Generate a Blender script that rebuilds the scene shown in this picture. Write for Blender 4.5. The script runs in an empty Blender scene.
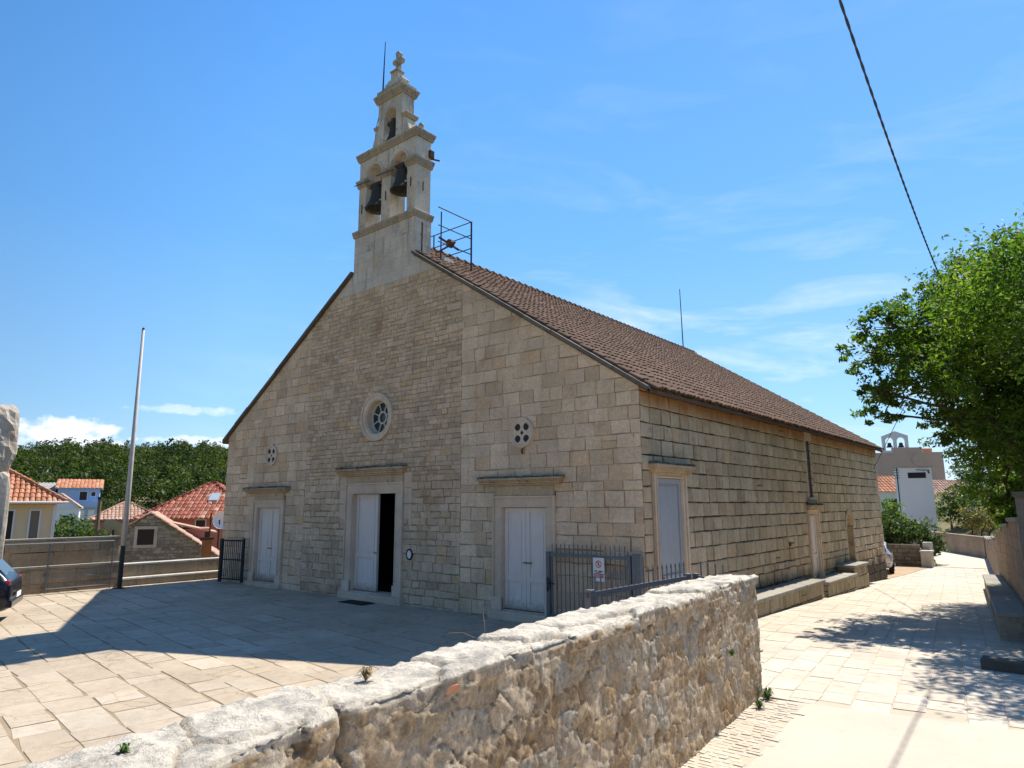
import bpy, math, random
import numpy as np
from mathutils import Vector, Matrix, noise
R = math.radians
rng = random.Random(7)
S = bpy.context.scene
COL = S.collection

# ------------------------------------------------------------------ camera
YAW, PITCH, ROLL, FPX = R(-39.572), R(10.196), R(-0.259), 672.15
cam = bpy.data.cameras.new('camera'); cam_o = bpy.data.objects.new('camera', cam); COL.objects.link(cam_o)
F = Vector((math.sin(YAW)*math.cos(PITCH), math.cos(YAW)*math.cos(PITCH), math.sin(PITCH)))
Rt = Vector((math.cos(YAW), -math.sin(YAW), 0)); Up = Rt.cross(F)
R2 = Rt*math.cos(ROLL)+Up*math.sin(ROLL); U2 = -Rt*math.sin(ROLL)+Up*math.cos(ROLL)
M = Matrix(((R2.x, U2.x, -F.x, 6.638), (R2.y, U2.y, -F.y, -12.082), (R2.z, U2.z, -F.z, 2.517), (0, 0, 0, 1)))
cam_o.matrix_world = M
cam.sensor_fit = 'HORIZONTAL'; cam.sensor_width = 36; cam.lens = 36*FPX/1024
cam.clip_start = .05; cam.clip_end = 3000
S.camera = cam_o

# ------------------------------------------------------------------ light
SUN_EL = R(54.5); SUN_AZ = R(1.0)      # azimuth of the sun measured from +Y towards +X
S.view_settings.view_transform = 'Standard'; S.view_settings.look = 'None'
S.view_settings.gamma = 1; S.view_settings.use_curve_mapping = False
S.view_settings.exposure = 0.6
sd = Vector((math.sin(SUN_AZ)*math.cos(SUN_EL), math.cos(SUN_AZ)*math.cos(SUN_EL), math.sin(SUN_EL)))
sl = bpy.data.lights.new('sun', 'SUN'); sl.energy = 5.0; sl.angle = R(.53); sl.color = (1, .935, .83)
so = bpy.data.objects.new('sun', sl); COL.objects.link(so); so.rotation_euler = sd.to_track_quat('Z', 'Y').to_euler()
so.location = (0, 0, 40)

W_ = bpy.data.worlds.new('World'); S.world = W_; W_.use_nodes = True
nt = W_.node_tree; nt.nodes.clear()
def N(nt, t, **kw):
    n = nt.nodes.new(t)
    for k, v in kw.items():
        if k.startswith('i_'): n.inputs[k[2:].replace('_', ' ')].default_value = v
        elif k.startswith('n_'): n.inputs[int(k[2:])].default_value = v
        else: setattr(n, k, v)
    return n
def mth(nt, op, a, b=None, c=None, clamp=False):
    n = nt.nodes.new('ShaderNodeMath'); n.operation = op; n.use_clamp = clamp
    for i, v in enumerate((a, b, c)):
        if v is None: continue
        if isinstance(v, (int, float)): n.inputs[i].default_value = v
        else: nt.links.new(v, n.inputs[i])
    return n.outputs[0]
def ramp(nt, fac, stops, interp='LINEAR'):
    n = nt.nodes.new('ShaderNodeValToRGB'); n.color_ramp.interpolation = interp
    e = n.color_ramp.elements
    while len(e) < len(stops): e.new(.5)
    for el, (p, c) in zip(e, stops):
        el.position = p; el.color = (*c, 1) if len(c) == 3 else c
    nt.links.new(fac, n.inputs[0]); return n.outputs[0]
def mixc(nt, fac, a, b, mode='MIX'):
    n = nt.nodes.new('ShaderNodeMix'); n.data_type = 'RGBA'; n.blend_type = mode
    for i, v in ((0, fac), (6, a), (7, b)):
        if isinstance(v, (int, float)): n.inputs[i].default_value = v
        elif isinstance(v, tuple): n.inputs[i].default_value = (*v, 1) if len(v) == 3 else v
        else: nt.links.new(v, n.inputs[i])
    return n.outputs[2]
g = lambda v: (v, v, v)
sky = N(nt, 'ShaderNodeTexSky', sky_type='NISHITA', sun_disc=False, sun_elevation=SUN_EL, sun_rotation=SUN_AZ, altitude=60, air_density=1.0, dust_density=.3, ozone_density=2.2)
tc = N(nt, 'ShaderNodeTexCoord')
sep = N(nt, 'ShaderNodeSeparateXYZ'); nt.links.new(tc.outputs['Generated'], sep.inputs[0])
X, Y, Z = sep.outputs
azd = mth(nt, 'MULTIPLY', mth(nt, 'ARCTAN2', X, Y), 57.2958)
eld = mth(nt, 'MULTIPLY', mth(nt, 'ARCSINE', Z), 57.2958)
def comb(a, b, c=0.):
    n = nt.nodes.new('ShaderNodeCombineXYZ')
    for i, v in enumerate((a, b, c)):
        if isinstance(v, (int, float)): n.inputs[i].default_value = v
        else: nt.links.new(v, n.inputs[i])
    return n.outputs[0]
def sk_noise(vec, scale, det, rough=.55, dist=0.):
    n = N(nt, 'ShaderNodeTexNoise', i_Scale=scale, i_Detail=det, i_Roughness=rough, i_Distortion=dist)
    nt.links.new(vec, n.inputs['Vector']); return n.outputs[0]
# thin high clouds: streaks stretched along the horizon, only low in the sky
v1 = comb(mth(nt, 'MULTIPLY', azd, .045), mth(nt, 'ADD', mth(nt, 'MULTIPLY', eld, .22), mth(nt, 'MULTIPLY', azd, .022)))
ci = sk_noise(v1, 1.25, 7, .58, .5)
band = ramp(nt, mth(nt, 'DIVIDE', eld, 40.), [(0., g(.55)), (.1, g(1)), (.38, g(.7)), (.55, g(.2)), (.9, g(.07))])
cirrus = mth(nt, 'MULTIPLY', mth(nt, 'MULTIPLY', ramp(nt, ci, [(.5, g(0)), (.8, g(1))]), mth(nt, 'MULTIPLY', band, ramp(nt, mth(nt, 'DIVIDE', mth(nt, 'ADD', azd, 75.), 60.), [(.1, g(.0)), (.75, g(1))]))), .8)
# puffy clouds sitting on the far horizon
def puff(a0, e0, ra, re, lift):
    da = mth(nt, 'DIVIDE', mth(nt, 'SUBTRACT', azd, a0), ra)
    de = mth(nt, 'DIVIDE', mth(nt, 'SUBTRACT', eld, e0), re)
    r2 = mth(nt, 'ADD', mth(nt, 'MULTIPLY', da, da), mth(nt, 'MULTIPLY', de, de))
    nz = sk_noise(comb(mth(nt, 'MULTIPLY', azd, .5), mth(nt, 'MULTIPLY', eld, .8), lift), 1.6, 6, .55)
    s = mth(nt, 'SUBTRACT', mth(nt, 'ADD', 1., mth(nt, 'MULTIPLY', mth(nt, 'SUBTRACT', nz, .5), 3.4)), r2)
    return mth(nt, 'MULTIPLY', s, 1.25, clamp=True)
p1 = puff(-73, 5.0, 3.9, 1.35, 0.)
p2 = puff(-96, 5.5, 9, 2.2, 5.)
p3 = puff(40, 5, 12, 2.4, 9.)
puffs = mth(nt, 'MAXIMUM', mth(nt, 'MAXIMUM', p1, p2), p3)
st = mth(nt, 'MULTIPLY', puff(-64.5, 4.9, 3.8, .5, 2.), .6)
st2 = mth(nt, 'MULTIPLY', puff(-65.5, 7.3, 4.2, .42, 3.), .4)
cl = mth(nt, 'MAXIMUM', mth(nt, 'MAXIMUM', cirrus, mth(nt, 'MULTIPLY', puffs, .9)), mth(nt, 'MAXIMUM', st, st2))
shade = sk_noise(comb(mth(nt, 'MULTIPLY', azd, .7), mth(nt, 'MULTIPLY', eld, 1.2)), 1.2, 5)
ccol = ramp(nt, shade, [(.3, (7.0, 7.5, 8.2)), (.65, (9.0, 9.1, 9.2))])
hs = N(nt, 'ShaderNodeHueSaturation', i_Saturation=1.2, i_Value=1.05, i_Hue=.497)
nt.links.new(sky.outputs[0], hs.inputs['Color'])
# clear-air gradient measured from horizon to zenith, blended with the physical sky
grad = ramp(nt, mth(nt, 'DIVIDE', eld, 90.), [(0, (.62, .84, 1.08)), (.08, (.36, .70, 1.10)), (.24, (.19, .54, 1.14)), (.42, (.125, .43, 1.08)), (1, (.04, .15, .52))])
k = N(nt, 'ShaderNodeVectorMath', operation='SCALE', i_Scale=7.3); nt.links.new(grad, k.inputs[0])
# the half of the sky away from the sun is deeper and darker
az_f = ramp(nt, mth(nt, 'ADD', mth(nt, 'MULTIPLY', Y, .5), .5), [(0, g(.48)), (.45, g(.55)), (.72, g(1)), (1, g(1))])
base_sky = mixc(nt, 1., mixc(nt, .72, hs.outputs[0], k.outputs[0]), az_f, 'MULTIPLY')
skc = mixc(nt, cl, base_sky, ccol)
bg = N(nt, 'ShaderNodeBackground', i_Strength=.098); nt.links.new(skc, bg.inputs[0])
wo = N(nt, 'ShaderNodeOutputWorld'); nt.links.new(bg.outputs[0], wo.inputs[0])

# ------------------------------------------------------------------ materials
MATS = {}
def new_mat(name, rough=.85, spec=.3, metal=0.):
    m = bpy.data.materials.new(name); m.use_nodes = True
    t = m.node_tree; b = t.nodes['Principled BSDF']
    b.inputs['Roughness'].default_value = rough; b.inputs['Metallic'].default_value = metal
    b.inputs['Specular IOR Level'].default_value = spec
    MATS[name] = m
    return m, t, b
def objco(t):
    return N(t, 'ShaderNodeTexCoord').outputs['Object']
def gpos(t):
    return N(t, 'ShaderNodeNewGeometry').outputs['Position']
def tnoise(t, vec, scale, det=5, rough=.6, dist=0.):
    n = N(t, 'ShaderNodeTexNoise', i_Scale=scale, i_Detail=det, i_Roughness=rough, i_Distortion=dist)
    t.links.new(vec, n.inputs['Vector']); return n.outputs[0]
def scalev(t, vec, s):
    n = N(t, 'ShaderNodeMapping'); n.inputs['Scale'].default_value = s
    t.links.new(vec, n.inputs['Vector']); return n.outputs[0]
def bump(t, b, h, strength, dist=.02):
    n = N(t, 'ShaderNodeBump', i_Strength=strength, i_Distance=dist)
    t.links.new(h, n.inputs['Height']); t.links.new(n.outputs[0], b.inputs['Normal'])
def island(t):
    return N(t, 'ShaderNodeNewGeometry').outputs['Random Per Island']

def stone_mat(name, stops, stain=(.42, .2, .07), stain_amt=.35, dark=(.10, .09, .075), dark_amt=.5, fine=.5, spot=.5, topstain=None, lowdark=None, streak=.3):
    m, t, b = new_mat(name, .9, .2)
    p = gpos(t)
    base = ramp(t, island(t), stops)
    n1 = tnoise(t, p, 1.1, 6, .62)
    base = mixc(t, 1., base, ramp(t, n1, [(.25, g(.78)), (.75, g(1.18))]), 'MULTIPLY')
    n2 = tnoise(t, p, 14, 6, .7)
    base = mixc(t, 1., base, ramp(t, n2, [(.3, g(1-.35*fine)), (.7, g(1+.25*fine))]), 'MULTIPLY')
    ns_ = tnoise(t, scalev(t, p, (3.2, 3.2, .32)), 1.6, 6, .7)
    base = mixc(t, mth(t, 'MULTIPLY', ramp(t, ns_, [(.52, g(0)), (.72, g(1))]), streak), base, (.17, .145, .115))
    # orange iron stains in patches
    n3 = tnoise(t, scalev(t, p, (1, 1, .6)), .9, 7, .7, .6)
    base = mixc(t, mth(t, 'MULTIPLY', ramp(t, n3, [(.56, g(0)), (.72, g(1))]), stain_amt), base, stain)
    # grey-black lichen patches and specks
    n4 = tnoise(t, p, 2.3, 8, .75)
    base = mixc(t, mth(t, 'MULTIPLY', ramp(t, n4, [(.56, g(0)), (.7, g(1))]), dark_amt), base, dark)
    n5 = tnoise(t, p, 45, 3, .6)
    base = mixc(t, mth(t, 'MULTIPLY', ramp(t, n5, [(.60, g(0)), (.72, g(1))]), spot), base, dark)
    if topstain:
        z0, z1, colr, amt = topstain
        sx = N(t, 'ShaderNodeSeparateXYZ'); t.links.new(p, sx.inputs[0])
        k = mth(t, 'MULTIPLY', ramp(t, mth(t, 'DIVIDE', mth(t, 'SUBTRACT', sx.outputs[2], z0), z1-z0), [(0, g(0)), (1, g(1))]), 1.)
        nn = tnoise(t, scalev(t, p, (1, 1, .25)), 2.2, 6, .7)
        k = mth(t, 'MULTIPLY', mth(t, 'SUBTRACT', mth(t, 'ADD', k, nn), .72), 3.2*amt, clamp=True)
        base = mixc(t, k, base, colr)
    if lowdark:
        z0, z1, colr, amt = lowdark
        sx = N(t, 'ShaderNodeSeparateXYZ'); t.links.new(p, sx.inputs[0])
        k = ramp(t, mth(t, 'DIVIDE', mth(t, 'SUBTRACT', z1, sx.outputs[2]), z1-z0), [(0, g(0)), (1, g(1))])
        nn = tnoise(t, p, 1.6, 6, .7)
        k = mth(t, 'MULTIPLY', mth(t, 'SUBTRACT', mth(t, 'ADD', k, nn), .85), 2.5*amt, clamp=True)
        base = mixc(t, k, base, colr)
    t.links.new(base, b.inputs['Base Color'])
    hh = mth(t, 'ADD', mth(t, 'MULTIPLY', tnoise(t, p, 9, 8, .65), 1.), mth(t, 'MULTIPLY', n5, .25))
    bump(t, b, hh, .55, .03)
    return m

facade_big = stone_mat('facade_big', [(0, (.58, .43, .29)), (.3, (.70, .53, .365)), (.6, (.78, .60, .425)), (.85, (.66, .50, .355)), (1, (.70, .48, .29))], dark_amt=.28, spot=.4, stain_amt=.5, streak=.2)
facade_small = stone_mat('facade_small', [(0, (.50, .365, .245)), (.3, (.62, .465, .32)), (.6, (.70, .54, .38)), (.85, (.58, .44, .31)), (1, (.64, .44, .255))], dark_amt=.35, spot=.45, stain_amt=.6, streak=.35)
bell_stone = stone_mat('bell_stone', [(0, (.56, .50, .42)), (.5, (.66, .59, .50)), (1, (.60, .51, .40))], stain=(.48, .32, .17), dark_amt=.6, spot=.5, fine=.45, stain_amt=.55, streak=.75)
corn_stone = stone_mat('cornice_stone', [(0, (.42, .38, .31)), (.5, (.50, .44, .35)), (1, (.40, .33, .25))], stain=(.4, .24, .10), stain_amt=.7, dark=(.11, .10, .08), dark_amt=.95, spot=.7, streak=.7)
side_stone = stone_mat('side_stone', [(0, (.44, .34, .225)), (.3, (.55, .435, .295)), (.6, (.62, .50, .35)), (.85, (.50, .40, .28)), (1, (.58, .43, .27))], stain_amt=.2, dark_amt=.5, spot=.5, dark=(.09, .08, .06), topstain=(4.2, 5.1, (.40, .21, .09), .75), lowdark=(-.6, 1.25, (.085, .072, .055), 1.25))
door_stone = stone_mat('door_stone', [(0, (.68, .55, .42)), (.5, (.72, .59, .46)), (1, (.66, .51, .38))], stain=(.52, .30, .14), stain_amt=.5, dark_amt=.12, spot=.2, fine=.25, streak=.08)
door_cornice = stone_mat('door_cornice', [(0, (.50, .37, .23)), (1, (.55, .41, .27))], stain=(.45, .22, .08), stain_amt=.8, dark=(.06, .06, .055), dark_amt=.95, spot=.7)
verge_stone = stone_mat('verge_stone', [(0, (.11, .10, .082)), (1, (.17, .152, .122))], stain_amt=.15, dark_amt=.6)
parapet_stone = stone_mat('parapet_stone', [(0, (.27, .22, .155)), (.5, (.36, .295, .21)), (1, (.30, .22, .14))], stain_amt=.6, dark_amt=.9, spot=.6, streak=.8)
cap_stone = stone_mat('cap_stone', [(0, (.47, .44, .38)), (1, (.58, .54, .47))], stain_amt=.1, dark_amt=.35)
pier_stone = stone_mat('pier_stone', [(0, (.40, .37, .32)), (1, (.5, .46, .39))], stain_amt=.35, dark_amt=.75, spot=.5)
house_stone = stone_mat('house_stone', [(0, (.28, .215, .155)), (.5, (.42, .345, .26)), (1, (.52, .43, .33))], stain_amt=.2, dark_amt=.3)
brown_wall = stone_mat('brown_wall', [(0, (.34, .25, .17)), (.5, (.40, .30, .21)), (1, (.36, .255, .165))], stain_amt=.2, dark_amt=.3, spot=.2)

dark_rubble = stone_mat('dark_rubble', [(0, (.14, .12, .09)), (.5, (.2, .175, .14)), (1, (.26, .22, .17))], stain_amt=.2, dark_amt=.5)
def mortar_mat(name, c, c2):
    m, t, b = new_mat(name, .95, .1); p = gpos(t)
    t.links.new(mixc(t, tnoise(t, p, 3, 6, .7), c, c2), b.inputs['Base Color'])
    bump(t, b, tnoise(t, p, 30, 4), .4, .01); return m
mortar_f = mortar_mat('mortar_facade', (.20, .145, .095), (.44, .325, .21))
mortar_s = mortar_mat('mortar_side', (.055, .045, .034), (.15, .125, .09))
mortar_b = mortar_mat('mortar_bell', (.34, .28, .2), (.45, .37, .27))

def slab_mat(name, stops, crack=True, ds=1.0, warm=(.46, .33, .2)):
    m, t, b = new_mat(name, .75, .3); p = gpos(t)
    base = ramp(t, island(t), stops)
    n1 = tnoise(t, p, .5, 7, .65)
    base = mixc(t, 1., base, ramp(t, n1, [(.3, g(.82)), (.7, g(1.12))]), 'MULTIPLY')
    n2 = tnoise(t, p, 7, 7, .7)
    base = mixc(t, 1., base, ramp(t, n2, [(.3, g(.86)), (.7, g(1.08))]), 'MULTIPLY')
    n3 = tnoise(t, p, 1.7, 7, .75)
    base = mixc(t, mth(t, 'MULTIPLY', ramp(t, n3, [(.57, g(0)), (.75, g(1))]), .35), base, warm)
    n6 = tnoise(t, p, 28, 4, .7)
    base = mixc(t, mth(t, 'MULTIPLY', ramp(t, n6, [(.60, g(0)), (.72, g(1))]), .55), base, (.2, .16, .11))
    base = mixc(t, mth(t, 'MULTIPLY', ramp(t, tnoise(t, p, 3.1, 9, .8, .3), [(.54, g(0)), (.66, g(1))]), .4), base, (.27, .22, .165))
    h = mth(t, 'ADD', n2, mth(t, 'MULTIPLY', n6, .3))
    if crack:
        wv = mixc(t, .12, p, N(t, 'ShaderNodeTexNoise', i_Scale=2.5, i_Detail=5).outputs['Color'])
        nz = N(t, 'ShaderNodeTexNoise', i_Scale=4.5, i_Detail=8, i_Roughness=.7); t.links.new(p, nz.inputs['Vector'])
        wv = mixc(t, .25, p, nz.outputs['Color'], 'ADD')
        v = N(t, 'ShaderNodeTexVoronoi', feature='DISTANCE_TO_EDGE', i_Scale=1.15*ds); t.links.new(wv, v.inputs['Vector'])
        edge = ramp(t, v.outputs['Distance'], [(.004, g(1)), (.011, g(0))])
        msk = ramp(t, tnoise(t, p, .9, 3), [(.46, g(0)), (.54, g(1))])
        k = mth(t, 'MULTIPLY', edge, msk)
        base = mixc(t, mth(t, 'MULTIPLY', k, .55), base, (.24, .165, .10))
        h = mth(t, 'SUBTRACT', h, mth(t, 'MULTIPLY', k, .8))
    t.links.new(base, b.inputs['Base Color'])
    bump(t, b, h, .35, .02)
    return m
plaza_m = slab_mat('plaza_slabs', [(0, (.42, .34, .245)), (.4, (.49, .405, .30)), (.7, (.46, .37, .265)), (1, (.53, .45, .345))])
street_m = slab_mat('street_slabs', [(0, (.52, .445, .35)), (.4, (.56, .485, .39)), (.7, (.56, .48, .37)), (1, (.59, .53, .44))], crack=False)
joint_m = mortar_mat('joint_soil', (.19, .135, .085), (.42, .33, .22))
joint2_m = mortar_mat('joint_pale', (.44, .37, .28), (.56, .49, .385))
def plain(name, c, rough=.6, spec=.4, metal=0., var=.12, sc=6., bmp=.1):
    m, t, b = new_mat(name, rough, spec, metal); p = gpos(t)
    n = tnoise(t, p, sc, 6, .65)
    a = tuple(x*(1-var) for x in c); d = tuple(min(1, x*(1+var)) for x in c)
    t.links.new(mixc(t, n, a, d), b.inputs['Base Color'])
    if bmp: bump(t, b, tnoise(t, p, sc*6, 4), bmp, .01)
    return m
def concrete_mat():
    m, t, b = new_mat('concrete', .85, .2); p = gpos(t)
    base = mixc(t, tnoise(t, p, .9, 8, .7), (.47, .40, .32), (.63, .55, .45))
    base = mixc(t, mth(t, 'MULTIPLY', ramp(t, tnoise(t, p, 60, 4, .7), [(.58, g(0)), (.7, g(1))]), .4), base, (.30, .25, .19))
    base = mixc(t, mth(t, 'MULTIPLY', ramp(t, tnoise(t, p, 2.4, 8, .75, .6), [(.55, g(0)), (.68, g(1))]), .3), base, (.40, .34, .27))
    t.links.new(base, b.inputs['Base Color']); bump(t, b, tnoise(t, p, 40, 6, .7), .35, .01); return m
concrete = concrete_mat()
dirt = plain('dirt', (.42, .31, .2), .95, .1, var=.3, sc=2)
def worn_paint(name, c, z0, z1):
    m, t, b = new_mat(name, .6, .3); p = gpos(t)
    base = mixc(t, tnoise(t, scalev(t, p, (1, 1, .3)), 7, 7, .7), tuple(x*.78 for x in c), tuple(min(1, x*1.12) for x in c))
    sx = N(t, 'ShaderNodeSeparateXYZ'); t.links.new(p, sx.inputs[0])
    k = ramp(t, mth(t, 'DIVIDE', mth(t, 'SUBTRACT', z1, sx.outputs[2]), z1-z0), [(0, g(0)), (1, g(1))])
    kk = mth(t, 'MULTIPLY', mth(t, 'SUBTRACT', mth(t, 'ADD', k, tnoise(t, p, 9, 7, .75)), .85), 2., clamp=True)
    base = mixc(t, kk, base, (.30, .25, .19))
    chips = ramp(t, tnoise(t, p, 22, 6, .75), [(.66, g(0)), (.70, g(1))])
    base = mixc(t, mth(t, 'MULTIPLY', chips, .45), base, (.26, .21, .16))
    t.links.new(base, b.inputs['Base Color']); bump(t, b, tnoise(t, p, 12, 6), .15, .01); return m
door_paint = worn_paint('door_paint', (.78, .70, .64), .1, .6)
door_blue = worn_paint('door_blue_paint', (.38, .40, .44), .0, .5)
dark_iron = plain('dark_iron', (.035, .038, .045), .75, .3, .0, var=.3)
grey_iron = plain('grey_iron', (.14, .15, .165), .5, .5, .2, var=.2)
rust = plain('rust', (.12, .06, .035), .8, .3, .2, var=.4, sc=20)
bronze = plain('bronze', (.05, .05, .04), .7, .4, .2, var=.35, sc=5)
white_paint = plain('white_paint', (.78, .78, .77), .6, .3, var=.06)
pole_paint = plain('pole_paint', (.46, .43, .40), .6, .3, var=.25, sc=4)
red_paint = plain('red_paint', (.6, .04, .04), .5, .4, var=.1)
black_paint = plain('black_paint', (.02, .02, .022), .5, .4)
cable_m = plain('cable', (.035, .04, .055), .5, .4)
glass_dark = plain('glass_dark', (.04, .05, .055), .15, .6, var=.3, bmp=0)
window_lead = plain('window_bars', (.55, .55, .52), .6, .3)
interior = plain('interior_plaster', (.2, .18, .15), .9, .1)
mat_door = plain('doormat', (.05, .04, .03), .95, .1)
wood = plain('weathered_wood', (.22, .16, .1), .9, .1, var=.3)
bark = plain('bark', (.10, .075, .05), .95, .1, var=.4, sc=12, bmp=.8)
cream_wall = plain('cream_render', (.82, .62, .38), .9, .1, var=.08, sc=1.5)
eaves_shade_brown = plain('eaves_shade_brown', (.30, .22, .15), .9, .1)  # colour of the shade under the cream house eaves
blue_wall = plain('blue_render', (.36, .50, .72), .9, .1, var=.05)
white_wall = plain('white_render', (.86, .85, .84), .9, .1, var=.06, sc=.7)
red_wall = plain('red_render', (.60, .20, .13), .9, .1, var=.06)
pink_wall = plain('pink_render', (.42, .20, .18), .9, .1, var=.08)
shutter_dark = plain('shutter_dark', (.06, .04, .035), .7, .2)
shutter_brown = plain('shutter_brown', (.25, .19, .14), .7, .2)
dish_m = plain('dish_grey', (.35, .33, .3), .5, .4)
brick_red = plain('chimney_clay', (.45, .17, .07), .9, .1, var=.3)
grey_roof = plain('grey_roof', (.42, .40, .37), .9, .1, var=.15)
car_blue = plain('car_paint_blue', (.006, .008, .018), .22, .6, .3, var=.05, bmp=0)
car_silver = plain('car_paint_silver', (.5, .51, .52), .25, .6, .5, var=.04, bmp=0)
car_trim = plain('car_black_trim', (.015, .015, .016), .6, .4, bmp=0)
tyre_m = plain('tyre', (.02, .02, .02), .85, .2)
rim_m = plain('rim', (.4, .4, .42), .3, .5, .8, bmp=0)
tail_red = plain('tail_light', (.35, .01, .01), .2, .6, bmp=0)
green_dark = plain('weed_green', (.08, .14, .03), .8, .2, var=.3)
dry_twig = plain('dry_twig', (.33, .24, .14), .9, .1)

def tile_mat(name, stops, spot=.5):
    m, t, b = new_mat(name, .9, .15); p = gpos(t)
    base = ramp(t, island(t), stops)
    base = mixc(t, 1., base, ramp(t, tnoise(t, p, .8, 6, .7), [(.3, g(.7)), (.7, g(1.2))]), 'MULTIPLY')
    n = tnoise(t, p, 9, 7, .75)
    base = mixc(t, mth(t, 'MULTIPLY', ramp(t, n, [(.5, g(0)), (.65, g(1))]), spot), base, (.085, .07, .055))
    t.links.new(base, b.inputs['Base Color']); bump(t, b, n, .4, .02); return m
tile_old = tile_mat('tiles_old', [(0, (.13, .075, .05)), (.4, (.20, .115, .075)), (.7, (.165, .10, .068)), (.93, (.22, .14, .10)), (1, (.28, .14, .08))], .65)
tile_red = tile_mat('tiles_red', [(0, (.26, .07, .045)), (.5, (.36, .10, .06)), (.85, (.42, .13, .08)), (1, (.60, .36, .26))], .1)
tile_orange = tile_mat('tiles_orange', [(0, (.46, .19, .10)), (.5, (.56, .25, .14)), (1, (.62, .33, .20))], .15)
tile_pink = tile_mat('tiles_pink', [(0, (.40, .24, .17)), (.5, (.50, .31, .22)), (1, (.55, .39, .30))], .35)

def leaf_mat(name, stops, trans=.35, vsc=.9):
    m, t, b = new_mat(name, .6, .3)
    base = ramp(t, island(t), stops)
    base = mixc(t, 1., base, ramp(t, tnoise(t, gpos(t), vsc, 3, .6), [(.35, (.5, .6, .66)), (.65, (1.6, 1.4, 1.05))]), 'MULTIPLY')
    t.links.new(base, b.inputs['Base Color'])
    tr = N(t, 'ShaderNodeBsdfTranslucent')
    t.links.new(mixc(t, 1., base, (1.15, 1.35, .55), 'MULTIPLY'), tr.inputs[0])
    mx = N(t, 'ShaderNodeMixShader', n_0=trans)
    out = t.nodes['Material Output']
    t.links.new(b.outputs[0], mx.inputs[1]); t.links.new(tr.outputs[0], mx.inputs[2]); t.links.new(mx.outputs[0], out.inputs[0])
    return m
leaf_tree = leaf_mat('leaf_tree', [(0, (.045, .10, .016)), (.5, (.10, .175, .03)), (1, (.18, .25, .05))], .55)
leaf_pine = leaf_mat('leaf_pine', [(0, (.025, .048, .011)), (.5, (.052, .084, .018)), (1, (.105, .14, .034))], .35, .09)
leaf_bush = leaf_mat('leaf_bush', [(0, (.035, .07, .022)), (.5, (.07, .12, .035)), (1, (.12, .17, .05))])
leaf_bright = leaf_mat('leaf_bright', [(0, (.08, .14, .02)), (.5, (.14, .22, .03)), (1, (.2, .28, .05))])
leaf_dry = leaf_mat('leaf_dry', [(0, (.12, .13, .05)), (.5, (.25, .22, .11)), (1, (.36, .31, .18))])

def ground_mat():
    m, t, b = new_mat('ground_terrain', .95, .1); p = gpos(t)
    n = tnoise(t, p, .06, 8, .7); n2 = tnoise(t, p, 1.2, 6, .7)
    c = ramp(t, n, [(.35, (.07, .09, .035)), (.5, (.16, .15, .07)), (.65, (.30, .23, .14))])
    c = mixc(t, 1., c, ramp(t, n2, [(.3, g(.75)), (.7, g(1.2))]), 'MULTIPLY')
    t.links.new(c, b.inputs['Base Color']); bump(t, b, n2, .5, .2); return m
ground_m = ground_mat()

# ------------------------------------------------------------------ helpers
def tag(o, label=None, cat=None, group=None, kind=None):
    if label: o['label'] = label
    if cat: o['category'] = cat
    if group: o['group'] = group
    if kind: o['kind'] = kind
    return o
def empty(name, loc, rz=0., label=None, cat=None, group=None):
    o = bpy.data.objects.new(name, None); COL.objects.link(o); o.location = loc; o.rotation_euler = (0, 0, rz)
    o.empty_display_size = .3
    return tag(o, label, cat, group)
def pmat(p):
    m = Matrix.Translation(p.location) @ Matrix.Rotation(p.rotation_euler.z, 4, 'Z')
    return (pmat(p.parent) @ m) if p.parent else m

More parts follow.
